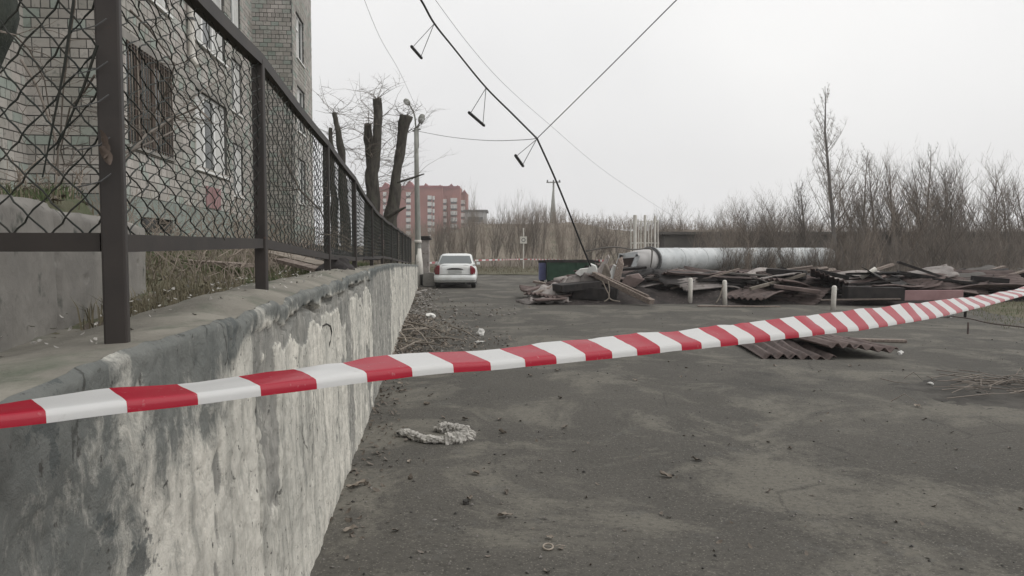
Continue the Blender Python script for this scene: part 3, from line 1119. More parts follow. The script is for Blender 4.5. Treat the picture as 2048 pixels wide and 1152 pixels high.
def window(xp, a, b, c_, d_, style, curtain=True):
    """casement recessed in the opening of a wall whose outer face is at local x = xp"""
    mf = MAT['white_frame'] if style != 'old' else MAT['wood_dark']
    g = MB()
    t = 0.07
    x0, x1 = xp - 0.13, xp - 0.06
    g.bx(x0, x1, a, a + t, c_, d_)
    g.bx(x0, x1, b - t, b, c_, d_)
    g.bx(x0, x1, a + t, b - t, c_, c_ + t)
    g.bx(x0, x1, a + t, b - t, d_ - t, d_)
    n_ = 3 if (b - a) > 1.9 else 2
    for k in range(1, n_):
        u = lerp(a, b, k / n_)
        g.bx(x0 + 0.002, x1 + 0.004, u - 0.055, u + 0.055, c_ + t, d_ - t)
    if style != 'old':
        g.bx(x0 + 0.004, x1 + 0.002, a + t, lerp(a, b, 1 / n_) - 0.055, c_ + (d_ - c_) * 0.66, c_ + (d_ - c_) * 0.66 + 0.06)
    win = g.build('window', mf, BLD)
    for k in range(n_):
        g = MB()
        ua, ub = lerp(a, b, k / n_) + 0.05, lerp(a, b, (k + 1) / n_) - 0.05
        g.bx(x0 + 0.02, x0 + 0.035, ua, ub, c_ + 0.05, d_ - 0.05)
        g.build('pane', MAT['curtain'] if (curtain and k != 1 and style != 'old') else MAT['glass'], win)
    g = MB()
    g.bx(xp - 0.13, xp + 0.06, a - 0.05, b + 0.05, c_ - 0.05, c_ - 0.001)
    g.build('sill', MAT['white_frame'] if style != 'old' else MAT['conc_block'], win)
    g = MB()
    g.bx(xp - 0.06, xp + 0.022, a - 0.18, b + 0.18, d_ + 0.001, d_ + 0.14)
    g.build('lintel', MAT['conc_block'], win)
    return win


for i, (a, b, c_, d_) in enumerate(winB):
    wi = window(0.0, a, b, c_, d_, 'old' if i == 0 else 'new', curtain=(i != 4))
    if i == 0:
        g0 = MB()
        g0.tube([(0.03, a + 0.02, c_ + 0.06), (0.03, b - 0.02, c_ + 0.06)], 0.012, 4)
        g0.tube([(0.03, a + 0.02, d_ - 0.06), (0.03, b - 0.02, d_ - 0.06)], 0.012, 4)
        g0.tube([(0.03, a + 0.02, lerp(c_, d_, 0.5)), (0.03, b - 0.02, lerp(c_, d_, 0.5))], 0.010, 4)
        g0.build('grille_rail', MAT['post'], wi)
        nb = 17
        for k in range(nb):
            g0 = MB()
            u = lerp(a + 0.05, b - 0.05, k / (nb - 1))
            g0.tube([(0.03, u, c_), (0.034, u + 0.012 * nz(k * 3.3), lerp(c_, d_, 0.5)), (0.03, u, d_)], 0.011, 4)
            g0.build('grille_bar', MAT['stick'] if k % 2 else MAT['wood_dark'], wi)
for (a, b, c_, d_) in winT:
    window(0.0, a, b, c_, d_, 'new')
for (a, b, c_, d_) in winR:
    window(RX, a, b, c_, d_, 'new')
# broken white downpipe
g = MB()
yy = 15.45 * k_
g.tube([(0.10, yy, 12.3), (0.10, yy, 5.55), (0.13, yy - 0.02, 5.42), (0.24, yy - 0.05, 5.28)], 0.065, 10)
g.build('downpipe', MAT['white_paint'], BLD)
g = MB()
for z in (6.2, 8.4, 10.6):
    g.bx(0.0, 0.17, yy - 0.08, yy + 0.08, z, z + 0.04)
g.build('pipe_clamp', MAT['thinwire'], BLD)
# faded red patch under the second window
g = MB()
g.bx(0.036, 0.040, 16.5 * k_, 17.6 * k_, 2.48, 2.95)
g.bx(0.012, 0.036, 16.5 * k_, 17.6 * k_, 2.48, 2.95)
g.build('wall_patch', MAT['pink_panel'], BLD)

# ------------------------------------------------------------------ trees behind the fence
def limb(g, pts, rs, n=9, knob=0.0, seed=0):
    """bumpy tapered limb through control points"""
    P = [Vector(p) for p in pts]
    out, rr = [], []
    m_ = 8
    for i in range(len(P) - 1):
        for k in range(m_):
            t = k / m_
            p = P[i].lerp(P[i + 1], t)
            out.append(p + Vector((nz(p.z * 1.5, seed), nz(p.z * 1.5, seed + 4), 0)) * knob * 0.5)
            rr.append(lerp(rs[i], rs[i + 1], t) * (1 + knob * 2.2 * max(-0.3, nz(p.z * 2.6, seed + 8))))
    out.append(P[-1])
    rr.append(rs[-1])
    g.tube(out, rr, n)


def twigs(g, origin, n, length, spread, r, up=0.8, gen=2, seed=1, drop=0.0):
    rr = random.Random(seed)
    for k in range(n):
        o_ = Vector(origin) if not callable(origin) else Vector(origin(rr))
        d = Vector((rr.gauss(0, spread), rr.gauss(0, spread), rr.uniform(0.3, 1) * up)).normalized()
        L = length * rr.uniform(0.5, 1.1)
        pts = [o_]
        dd = d.copy()
        ns_ = 4
        for s in range(ns_):
            dd = (dd + Vector((rr.gauss(0, 0.22), rr.gauss(0, 0.22), rr.gauss(0.05 - drop, 0.18)))).normalized()
            pts.append(pts[-1] + dd * (L / ns_))
        g.tube(pts, [r * (1 - 0.8 * s / ns_) for s in range(ns_ + 1)], 3, cap=False)
        if gen > 0:
            for q in range(3):
                i = rr.randint(1, ns_ - 1)
                twigs(g, pts[i], 1, L * 0.55, spread * 1.2, r * 0.55, up, gen - 1, rr.randint(0, 99999), drop)


YT = 22.0


def pollard(stems, label, seed, tw=()):
    base = stems[0][0][0]
    root = empty('pollarded_tree', at(base[0], base[1], YT), label=label, cat='tree', group='lopped trees behind the fence')
    g = MB()
    for i, (pts, ws) in enumerate(stems):
        limb(g, [at(x, y, YT + (0.3 * i)) for x, y in pts], [w * 0.86 * YT / F_PX / 2 for w in ws], 16, 0.10, seed + i)
    g.v = [(x + 0.035 * nz(x * 5, y * 5, z * 2.2) + 0.015 * nz(x * 16, y * 16, z * 7), y + 0.035 * nz(x * 5 + 9, y * 5, z * 2.2), z + 0.03 * nz(x * 7, y * 7 + 4, z * 7)) for x, y, z in g.v]
    par(g.build('trunk', MAT['bark'], smooth=True), root)
    g = MB()
    for i, (x, y, n_, L) in enumerate(tw):
        twigs(g, at(x, y, YT), n_, L, 0.9, 0.011, 0.8, 2, seed * 31 + i, 0.06)
    if tw:
        par(g.build('crown', MAT['twig']), root)


pollard([([(742, 545), (744, 430), (745, 345), (752, 300), (756, 240), (754, 197)], [38, 36, 30, 22, 19, 20]),
         ([(744, 400), (741, 330), (738, 285), (735, 248)], [24, 20, 18, 17])],
        'forked lopped tree with two bare upright stubs', 3, ((754, 198, 9, 1.3), (755, 240, 6, 1.5), (737, 250, 6, 1.2), (748, 320, 7, 1.6)))
pollard([([(778, 560), (783, 430), (790, 375), (796, 330), (806, 265), (813, 232)], [34, 31, 26, 22, 21, 30])],
        'leaning lopped tree with a swollen knob at its top', 8, ((812, 235, 8, 1.0), (806, 270, 8, 1.3), (795, 340, 4, 1.2)))
pollard([([(694, 560), (688, 400), (684, 330), (677, 265), (668, 226)], [26, 22, 18, 12, 10])],
        'thin lopped trunk leaning towards the brick building', 13, ((670, 228, 7, 1.4), (682, 300, 6, 1.4)))
pollard([([(672, 560), (668, 420), (664, 330), (661, 256)], [18, 16, 12, 9])],
        'slender lopped trunk beside the leaning one, top hidden by the rail', 17, ((662, 270, 6, 1.1),))
# broken branch sticking out between the trunks and the lamp post
for (pts, rs_, lab) in (([at(776, 434, 21.6), at(800, 420, 21.4), at(812, 414, 21.3)], [0.06, 0.045, 0.02], 'broken branch at the foot of the leaning lopped tree'),
                        ([at(795, 365, 21.6), at(818, 358, 21.5), at(848, 348, 21.4)], [0.035, 0.03, 0.018], 'bare branch sticking out past the lamp post')):
    g = MB()
    limb(g, pts, rs_, 7, 0.1, 2)
    g.build('broken_branch', MAT['bark'], smooth=True, label=lab, cat='branch')

# bare crown of a tree further back
BT = empty('bare_tree', at(745, 520, 30), label='fine twigged bare tree behind the lopped trunks', cat='tree')
g = MB()
limb(g, [at(738, 560, 30), at(742, 420, 30), at(738, 330, 30.2), at(748, 280, 30)], [0.16, 0.12, 0.08, 0.05], 7, 0.1, 5)
par(g.build('trunk', MAT['bark'], smooth=True), BT)
g = MB()
twigs(g, lambda q: at(q.uniform(690, 815), q.uniform(260, 420), 30 + q.uniform(-1, 1)), 60, 2.2, 0.9, 0.012, 0.6, 2, 77)
par(g.build('crown', MAT['twig']), BT)

# dark mossy trunk at the upper left, in front of the brick bay
LT = empty('mossy_tree', (-3.95, 5.4, 2.0), label='dark mossy leaning tree trunk at the upper left corner', cat='tree')
g = MB()
limb(g, [(-4.35, 5.4, 1.6), (-4.05, 5.4, 2.5), (-3.80, 5.4, 3.3), (-3.62, 5.4, 4.0), (-3.6, 5.5, 5.2), (-3.9, 5.6, 6.4)], [0.30, 0.25, 0.235, 0.22, 0.17, 0.1], 14, 0.10, 23)
limb(g, [(-3.62, 5.4, 3.7), (-3.2, 5.2, 4.3), (-2.9, 5.1, 5.0)], [0.07, 0.05, 0.03], 7, 0.1, 25)
par(g.build('trunk', MAT['bark_dark'], smooth=True), LT)
g = MB()
twigs(g, (-2.95, 5.1, 4.9), 5, 1.2, 0.7, 0.012, 0.8, 1, 5)
twigs(g, (-3.6, 5.4, 4.9), 8, 1.8, 0.8, 0.014, 0.8, 2, 6)
par(g.build('crown', MAT['twig']), LT)

# sapling stems and long bent twigs close behind the mesh
for (pts, r_, lab) in (([(245, 330), (290, 270), (335, 240), (380, 200), (450, 150)], 0.007, 'bent bare sapling behind the mesh beside the near post'),
                       ([(240, 310), (300, 285), (345, 262), (392, 215)], 0.006, 'thin forked twig across the barred window'),
                       ([(40, 120), (70, 170), (115, 290), (118, 352)], 0.006, 'bare sapling stem inside the corner mesh panel')):
    g = MB()
    P = [at(x, y, 2.6 + 0.8 * i) for i, (x, y) in enumerate(pts)] if pts[0][0] > 100 else [at(x, y, 3.2) for x, y in pts]
    limb(g, P, [r_ * (1 - 0.12 * i) for i in range(len(P))], 5, 0.05, 3)
    for p in P[1:]:
        twigs(g, p, 2, 0.35, 0.8, r_ * 0.5, 0.6, 1, int(p.x * 100) & 255)
    g.build('sapling', MAT['twig'], smooth=True, label=lab, cat='sapling')


for (pts, Yv, lab) in (([(0, 62), (30, 70), (60, 100), (90, 160), (100, 230)], 2.1, 'pale vine trailing into the corner panel from the trunk'),
                       ([(150, 0), (140, 80), (128, 170), (122, 250), (110, 340)], 2.2, 'dry upright vine stem behind the corner panel'),
                       ([(190, 150), (165, 190), (140, 215), (120, 300), (128, 330)], 2.15, 'hooked dry vine stem beside the near post'),
                       ([(260, 20), (300, 60), (350, 130), (330, 190), (300, 240)], 2.4, 'thin hanging vine before the barred window'),
                       ([(420, 240), (395, 215), (350, 235), (310, 265)], 2.9, 'dry twig arching across the mesh beside the window'),
                       ([(560, 300), (600, 380), (640, 420), (660, 470)], 6.0, 'dry bramble stem behind the second bay')):
    g = MB()
    limb(g, [at(x, y, Yv + 0.06 * i) for i, (x, y) in enumerate(pts)], [0.0035 * Yv / 2.2 * (1 - 0.12 * i) for i in range(len(pts))], 5, 0.02, 6)
    for i, (x, y) in enumerate(pts[1:]):
        twigs(g, at(x, y, Yv), 2, 0.16 * Yv / 2.2, 0.9, 0.0018 * Yv / 2.2, 0.5, 1, x + y, 0.1)
    g.build('dry_vine', MAT['twig'], smooth=True, label=lab, cat='vine')


# ------------------------------------------------------------------ grass, leaves and scraps on the raised ground
def blades(name, mat, pts, hmin, hmax, w, label, seed):
    rr = random.Random(seed)
    g = MB()
    for (x, y, z) in pts:
        h = rr.uniform(hmin, hmax)
        a = rr.uniform(0, 6.28)
        lean = rr.uniform(0.1, 0.9) * h
        ca, sa = math.cos(a), math.sin(a)
        b = rr.uniform(0, 6.28)
        wx, wy = math.cos(b) * w / 2, math.sin(b) * w / 2
        m1 = (x + ca * lean * 0.35, y + sa * lean * 0.35, z + h * 0.62)
        t1 = (x + ca * lean, y + sa * lean, z + h * rr.uniform(0.7, 1))
        g.add([(x - wx, y - wy, z - 0.01), (x + wx, y + wy, z - 0.01), (m1[0] + wx * 0.7, m1[1] + wy * 0.7, m1[2]), (m1[0] - wx * 0.7, m1[1] - wy * 0.7, m1[2]), t1], [(0, 1, 2, 3), (3, 2, 4)])
    return g.build(name, mat, kind='stuff', label=label)


def bank_points(n, seed, y0=2.2, y1=16, thr=-0.1, lmax=4.0):
    rr = random.Random(seed)
    out = []
    while len(out) < n:
        y = y0 * (y1 / y0) ** rr.random()
        x = wall_x(y) - 0.52 - lmax * rr.random() ** 1.3
        if nz(x * 1.1, y * 0.8, seed) < thr:
            continue
        # keep off the blocks
        if (y - 1.80) * 0.956 + (x + 1.30) * -0.293 < 2.5 and -0.05 < (x + 1.30) * -0.956 + (y - 1.80) * -0.293 < 0.33:
            continue
        out.append((x, y, bank_z(x, y)))
    return out


blades('grass', MAT['grass_green'], bank_points(15000, 5, 2.6, 17, 0.02), 0.03, 0.11, 0.007, 'short green grass on the raised ground behind the fence', 2)
blades('dry_grass', MAT['grass_dry'], bank_points(12000, 9, 2.4, 19, -0.25), 0.03, 0.13, 0.006, 'dry straw coloured grass on the raised ground', 3)


bk_ = []
while len(bk_) < 5200:
    y = 2.3 + 7.5 * rng.random() ** 1.5
    d_ = 0.34 + 3.2 * rng.random()
    x = -1.30 - 0.956 * d_ - 0.306 * (y - 1.8) + 0.1
    bk_.append((x, y, bank_z(x, y)))
blades('dry_grass', MAT['grass_dry'], bk_[:3200], 0.03, 0.12, 0.007, 'dry grass on the bank above the concrete blocks', 31)
blades('grass', MAT['grass_green'], bk_[3200:], 0.03, 0.10, 0.007, 'green grass on the bank above the concrete blocks', 32)


def leaf_litter(name, pts, size, label, seed, mat='leaf'):
    rr = random.Random(seed)
    g = MB()
    for (x, y, z) in pts:
        s = size * rr.uniform(0.5, 1.3)
        q = Matrix.Rotation(rr.uniform(0, 6.28), 3, 'Z') @ Matrix.Rotation(rr.gauss(0, 0.45), 3, 'X') @ Matrix.Rotation(rr.gauss(0, 0.45), 3, 'Y')
        c_ = Vector((x, y, z + s * 0.25))
        cu = s * rr.uniform(0.1, 0.5)
        vs = [Vector((-s, 0, cu)), Vector((-s * 0.3, -s * 0.5, 0)), Vector((s * 0.5, -s * 0.4, 0)), Vector((s, 0, cu)), Vector((s * 0.4, s * 0.5, cu * 0.5)), Vector((-s * 0.4, s * 0.45, cu * 0.3)), Vector((0, 0, -cu * 0.2))]
        g.add([c_ + q @ v_ for v_ in vs], [(0, 1, 6), (1, 2, 6), (2, 3, 6), (3, 4, 6), (4, 5, 6), (5, 0, 6)])
    return g.build(name, MAT[mat], kind='stuff', label=label)


leaf_litter('fallen_leaves', [bk_[k] for k in range(0, 5200, 5)], 0.03, 'brown leaves on the bank above the concrete blocks', 33)
leaf_litter('fallen_leaves', bank_points(2600, 14, 2.4, 20, -0.3, 4.5), 0.028, 'brown fallen leaves on the raised ground behind the fence', 5)
leaf_litter('fallen_leaves', [(wall_x(y) - 0.05 - 0.5 * rng.random(), y, surf_z(y, wall_x(y) - 0.25) + 0.004) for y in [1.6 + 9 * rng.random() ** 1.4 for _ in range(330)]], 0.011, 'pale crumbs and leaf scraps along the wall top', 6, 'rag')

g = MB()
rb_ = random.Random(64)
for _ in range(1100):
    y = 3.6 * (24 / 3.6) ** rb_.random()
    x = wall_x(y) - 0.7 - 2.6 * rb_.random() ** 1.5 - (0.5 if y < 5 else 0)
    b = Vector((x, y, bank_z(x, y) - 0.01))
    h = rb_.uniform(0.08, 0.3) if y < 6 else rb_.uniform(0.12, 0.85)
    d = Vector((rb_.gauss(0, 0.5), rb_.gauss(0, 0.5), 1)).normalized()
    m1 = b + d * h * 0.5
    e = b + d * h + Vector((rb_.gauss(0, 0.06), rb_.gauss(0, 0.06), -0.03))
    g.tube([b, m1, e], [0.005, 0.004, 0.002], 3, cap=False)
    for q in range(2):
        s_ = m1.lerp(e, rb_.random() * 0.7)
        g.tube([s_, s_ + Vector((rb_.gauss(0, 0.3), rb_.gauss(0, 0.3), rb_.uniform(0, 0.4))) * h * 0.6], [0.003, 0.001], 3, cap=False)
g.build('dead_weeds', MAT['twig_brown'], kind='stuff', label='dead weed stems and brushwood behind the fence')

# planks and roofing scraps lying between fence and building
for (q0, q1, w, h, mt, lab) in (
        ((278, 516, 7.6), (500, 531, 6.4), 0.16, 0.03, 'plank', 'long grey board lying in the grass behind the fence'),
        ((560, 486, 11.5), (690, 520, 9.0), 0.9, 0.012, 'char', 'dark tar-paper roofing sheet leaning behind the second bay'),
        ((540, 505, 8.0), (650, 532, 7.2), 0.22, 0.04, 'stick', 'pale weathered board behind the second bay of the fence'),
        ((560, 520, 7.0), (640, 540, 6.6), 0.14, 0.03, 'plank', 'short brown board low behind the second bay of the fence')):
    g = MB()
    a, b = at(*q0), at(*q1)
    g.bar(a, b, w, h)
    g.build('board', MAT[mt], label=lab, cat='board', group='boards behind the fence')
# dark tarpaulin lump at the foot of the third post
g = MB()
cc = at(672, 533, 6.7)


def lump(u, w):
    t, p = u * 6.2832, w * 1.5708
    r_ = 1 + 0.35 * nz(math.cos(t) * 1.7, math.sin(t) * 1.7, p * 2)
    return (cc.x + 0.17 * r_ * math.cos(t) * math.cos(p), cc.y + 0.2 * r_ * math.sin(t) * math.cos(p), cc.z - 0.06 + 0.12 * r_ * math.sin(p))


g.grid(lump, 22, 8)
g.build('tarpaulin', MAT['char'], smooth=True, label='crumpled black tarpaulin at the foot of the third fence post', cat='tarpaulin')

# ------------------------------------------------------------------ barrier tape
TK = [(-3, 0), (0, 1), (2, 6), (4, 12), (6, 16), (8, 21), (11, 31), (14, 42), (17, 46), (20, 34), (23, 20), (26, 9), (34, 4), (46, 2)]      # tilt of the folded-back film
TB = [(-3, 1.384), (-1, 1.374), (0, 1.366), (1, 1.362), (2, 1.360), (3, 1.357), (4, 1.346), (6, 1.33), (9, 1.309), (11, 1.298), (14, 1.28), (18, 1.272), (22, 1.282), (26, 1.302), (32, 1.34), (46, 1.42)]
LIP = [(-3, 0.010), (6, 0.013), (10, 0.013), (14, 0.007), (18, 0.004), (46, 0.004)]
NSEG, NW_ = 588, 12
tverts, tuv = [], []
nrm_t = Vector((-0.692, 0.722, 0))
for i in range(NSEG + 1):
    k = -3 + 49 * i / NSEG
    base = Vector((-0.6205 + 0.1443 * k, 0.9886 + 0.1385 * k, interp(TB, k) + 0.002 * nz(k * 1.3, 5)))
    th0 = R(interp(TK, k))
    lip = interp(LIP, k)
    p = base.copy()
    W = 0.098
    for j in range(NW_ + 1):
        s = W * j / NW_
        tverts.append(tuple(p))
        tuv.append((k - 0.035 * (j / NW_) * 0, s / W))
        s2 = s + W / NW_ / 2
        roll = sstep(lip * 0.75, lip * 0.75 + 0.014, s2)
        ang = lerp(R(86), th0, roll) + (0.20 * nz(k * 0.8, s2 * 22, 3) + 0.22 * nz(k * 2.6, s2 * 75, 8) * sstep(-0.1, 0.3, nz(k * 0.7, 60))) * roll
        p = p + (nrm_t * math.cos(ang) + Vector((0, 0, 1)) * math.sin(ang)) * (W / NW_)
tfaces = [(i * (NW_ + 1) + j, (i + 1) * (NW_ + 1) + j, (i + 1) * (NW_ + 1) + j + 1, i * (NW_ + 1) + j + 1) for i in range(NSEG) for j in range(NW_)]
me = bpy.data.meshes.new('barrier_tape')
me.from_pydata(tverts, [], tfaces)
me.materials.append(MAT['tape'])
ul = me.uv_layers.new(name='UVMap')
for lp in me.loops:
    ul.data[lp.index].uv = tuv[lp.vertex_index]
me.polygons.foreach_set("use_smooth", [True] * len(me.polygons))
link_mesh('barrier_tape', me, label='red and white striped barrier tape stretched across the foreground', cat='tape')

# ------------------------------------------------------------------ overhead cable, spreaders and wires
cab = [at(800, -58, 8.3), at(842, 0, 9.1), at(868, 46, 10.07), at(905, 93, 11.5), at(972, 175, 14.0), at(1025, 228, 17.0), at(1074, 277, 20.5),
       at(1108, 352, 20.8), at(1136, 420, 21.2), at(1158, 476, 21.6), at(1176, 520, 21.9), at(1187, 543, 22.1)]


def smooth_path(P, n=6, ks=()):
    out = []
    for i in range(len(P) - 1):
        p0, p1, p2, p3 = P[max(i - 1, 0)], P[i], P[i + 1], P[min(i + 2, len(P) - 1)]
        for k in range(n):
            t = k / n
            out.append(0.5 * ((2 * p1) + (p2 - p0) * t + (2 * p0 - 5 * p1 + 4 * p2 - p3) * t * t + (3 * p1 - p0 - 3 * p2 + p3) * t ** 3))
    out.append(P[-1])
    return out


g = MB()
pa = smooth_path(cab[:7], 6)[:-1] + smooth_path(cab[6:], 6)
g.tube(pa, [0.0135 if i < 20 else (0.0135 + 0.012 * min(1, (i - 20) / 16)) for i in range(len(pa))], 8)
g.build('overhead_cable', MAT['black'], smooth=True, label='thick black overhead cable drooping down into the rubble heap', cat='cable')
for (ap_, a, b, lab) in (((868, 48, 10.1), (823, 93, 9.85), (843, 116, 10.5), 'cable spreader bar hanging nearest the top of the picture'),
                         ((972, 176, 14.0), (938, 225, 13.8), (968, 251, 14.8), 'cable spreader bar hanging at the middle of the black cable'),
                         ((1073, 279, 20.5), (1031, 311, 20.1), (1046, 332, 21.2), 'cable spreader bar hanging where the three lines meet')):
    root = empty('cable_spreader', at(*ap_), label=lab, cat='spreader bar', group='spreader bars under the black cable')
    A_, B_ = at(*a), at(*b)
    g = MB()
    g.tube([A_, B_], 0.0011 * a[2] * 1.9, 6)
    par(g.build('rod', MAT['black']), root)
    for q in (A_.lerp(B_, 0.08), A_.lerp(B_, 0.92)):
        g = MB()
        g.tube([at(*ap_), q], 0.00045 * a[2], 4)
        par(g.build('hanger', MAT['thinwire']), root)
for (pts, r_, mt, lab) in (
        ([(1420, -65, 15.5), (1353, 0, 16.2), (1210, 143, 18.2), (1074, 277, 20.5)], 0.012, 'wire', 'thin wire running from the cable joint to the upper right'),
        ([(834, 262, 32.4), (900, 274, 29), (975, 281, 25), (1040, 280, 22), (1074, 277, 20.5)], 0.010, 'thinwire', 'sagging thin wire from lamp post to the cable joint'),
        ([(860, -15, 14), (940, 92, 17), (1010, 170, 20), (1100, 250, 24), (1220, 350, 30), (1365, 445, 40)], 0.0045, 'thinwire', 'faint wire slanting down towards the white pipe'),
        ([(725, -10, 18), (760, 75, 20), (800, 145, 24), (832, 215, 32)], 0.005, 'thinwire', 'faint wire dropping to the top of the lamp post')):
    g = MB()
    g.tube(smooth_path([at(*p) for p in pts], 5), r_, 5)
    g.build('overhead_wire', MAT[mt], label=lab, cat='wire')

# ------------------------------------------------------------------ lamp post and the things at the wall's far end
LY = 32.6
LP = empty('street_lamp', at(837, 545, LY), label='grey street lamp post with two heads beyond the wall end', cat='street lamp')
g = MB()
g.tube([at(837, 575, LY), at(836, 480, LY), at(834, 380, LY), at(832, 256, LY)], [0.17, 0.13, 0.11, 0.085], 10)
par(g.build('pole', MAT['lampgrey'], smooth=True), LP)
g = MB()
g.tube([at(838, 575, LY - 0.02), at(838, 530, LY - 0.02), at(837, 497, LY - 0.02)], [0.22, 0.17, 0.115], 10)
g.tube([at(836, 486, LY - 0.02), at(836, 480, LY - 0.02)], [0.16, 0.15], 10)
par(g.build('painted_base', MAT['white_paint'], smooth=True), LP)
g = MB()
g.tube(smooth_path([at(832, 262, LY), at(830, 236, LY), at(826, 222, LY), at(818, 208, LY)], 5), 0.035, 6)
g.tube(smooth_path([at(833, 262, LY), at(837, 252, LY), at(839, 245, LY)], 4), 0.035, 6)
g.tube([at(825, 262, LY), at(841, 258, LY)], 0.04, 6)
g.tube([at(836.5, 258, LY), at(837, 296, LY)], 0.022, 5)
par(g.build('bracket', MAT['lampgrey'], smooth=True), LP)
for (a, b, r_) in (((820, 209, LY), (808, 199, LY), 0.13), ((840, 247, LY), (846, 228, LY), 0.15)):
    g = MB()
    A_, B_ = at(*a), at(*b)
    g.tube([A_, A_.lerp(B_, 0.2), A_.lerp(B_, 0.55), A_.lerp(B_, 0.9), B_], [r_ * 0.35, r_ * 0.8, r_, r_ * 0.7, r_ * 0.2], 10)
    hd = g.build('lamp_head', MAT['lampgrey'], smooth=True)
    par(hd, LP)
    g = MB()
    c0_ = A_.lerp(B_, 0.55) - Vector((0, 0.05, 0.06))
    g.tube([c0_ + (B_ - A_) * -0.3, c0_, c0_ + (B_ - A_) * 0.3], [r_ * 0.4, r_ * 0.8, r_ * 0.4], 8)
    l_ = g.build('lamp_glass', MAT['lens'], smooth=True)
    l_.parent = hd
    l_.matrix_parent_inverse = LP.matrix_basis.inverted() @ Matrix.Identity(4) if False else Matrix.Identity(4)

PG = empty('gate_pillar', at(850, 560, 33.6), label='pale masonry gate pillar with a dark cap beside the lamp post', cat='pillar')
b_ = at(850.5, 480, 33.6)
g = MB()
g.bx(b_.x - 0.17, b_.x + 0.17, 33.45, 33.8, 0, b_.z)
par(g.build('shaft', MAT['grey_sheet']), PG)
g = MB()
g.bx(b_.x - 0.25, b_.x + 0.25, 33.38, 33.88, b_.z, b_.z + 0.10)
g.bx(b_.x - 0.19, b_.x + 0.19, 33.43, 33.83, b_.z + 0.1, b_.z + 0.17)
par(g.build('cap', MAT['char']), PG)
g = MB()
c_ = at(851, 560, 31.6)
ring = lambda z, r_: [(c_.x + r_ * math.cos(t * math.pi / 6), 31.6 + r_ * math.sin(t * math.pi / 6), z) for t in range(12)]
g.loft([ring(0.0, 0.20), ring(0.05, 0.22), ring(0.45, 0.24), ring(0.47, 0.20), ring(0.38, 0.19)])
g.build('rubbish_bin', MAT['darkstone'], smooth=True, label='small dark rubbish bin at the end of the wall', cat='bin')
# concrete ring lying between wall and car
g = MB()
c_ = at(858, 562, 30.6)


def slabpt(u, w):
    t = u * 6.2832
    s, c2 = math.sin(t), math.cos(t)
    e = 0.35
    sx_ = math.copysign(abs(c2) ** e, c2)
    sz_ = math.copysign(abs(s) ** e, s)
    return (c_.x + 0.235 * sx_, 30.45 + 0.35 * w, 0.30 + 0.28 * sz_ * (1 + 0.08 * nz(u * 9)))


g.grid(slabpt, 24, 1)
g.add([slabpt(k / 24, 0) for k in range(24)], [tuple(range(24))])
g.build('concrete_slab', MAT['conc_block'], label='grey concrete slab leaning between the wall and the white car', cat='concrete slab')

# ------------------------------------------------------------------ white car seen from behind
CX, CY = at(910, 560, 29.2).x, 29.2
CAR = empty('parked_car', (CX, CY, 0), R(2), label='white sedan parked by the wall with its back turned', cat='car')
CAR.scale = (1, 1, 0.95)


def rr_ring(y, hw, z0, z1, e=4.5, n=28, tuck=0.0):
    out = []
    for k in range(n):
        t = 2 * math.pi * k / n
        c2, s2 = math.cos(t), math.sin(t)
        x = hw * math.copysign(abs(c2) ** (2 / e), c2)
        z = (z0 + z1) / 2 + (z1 - z0) / 2 * math.copysign(abs(s2) ** (2 / e), s2)
        x *= 1 - tuck * sstep(z0 + (z1 - z0) * 0.55, z1, z)
        out.append((x, y, z))
    return out


g = MB()
g.loft([rr_ring(0.0, 0.60, 0.40, 0.86, 3.0), rr_ring(0.04, 0.73, 0.28, 0.95, 3.2), rr_ring(0.2, 0.82, 0.24, 1.01, 3.6, tuck=0.11), rr_ring(0.7, 0.845, 0.22, 1.02, 4, tuck=0.12),
        rr_ring(1.6, 0.845, 0.2, 0.98, 5, tuck=0.07), rr_ring(2.8, 0.845, 0.2, 0.96, 5, tuck=0.07), rr_ring(3.6, 0.82, 0.22, 0.86, 4.5, tuck=0.08), rr_ring(4.05, 0.74, 0.28, 0.74, 4), rr_ring(4.2, 0.6, 0.36, 0.64, 3)])
body = g.build('body', MAT['carpaint'], CAR, smooth=True)


def plan_ring(z, y0, y1, hw, hw2, n=28, e=5):
    out = []
    for k in range(n):
        t = 2 * math.pi * k / n
        c2, s2 = math.cos(t), math.sin(t)
        y = (y0 + y1) / 2 + (y1 - y0) / 2 * math.copysign(abs(s2) ** (2 / e), s2)
        h_ = lerp(hw, hw2, (y - y0) / (y1 - y0))
        out.append((h_ * math.copysign(abs(c2) ** (2 / e), c2), y, z))
    return out


g = MB()
g.loft([plan_ring(0.93, 0.42, 3.15, 0.775, 0.77), plan_ring(1.02, 0.56, 3.0, 0.755, 0.75), plan_ring(1.2, 0.86, 2.65, 0.69, 0.68), plan_ring(1.34, 1.1, 2.38, 0.635, 0.62), plan_ring(1.40, 1.28, 2.2, 0.57, 0.56, e=4), plan_ring(1.425, 1.5, 2.0, 0.42, 0.42, e=3)])
g.build('cabin', MAT['carpaint'], CAR, smooth=True)
# rear window: proud curved pane following the slanted back of the cabin


def rw(u, w):
    z = lerp(1.03, 1.335, w)
    y = interp([(1.0, 0.525), (1.2, 0.86), (1.34, 1.1)], z)
    hw = lerp(0.655, 0.555, w)
    x = lerp(-hw, hw, u)
    c_ = abs(lerp(-1, 1, u))
    return (x, y - 0.014 + 0.05 * c_ ** 4, z)


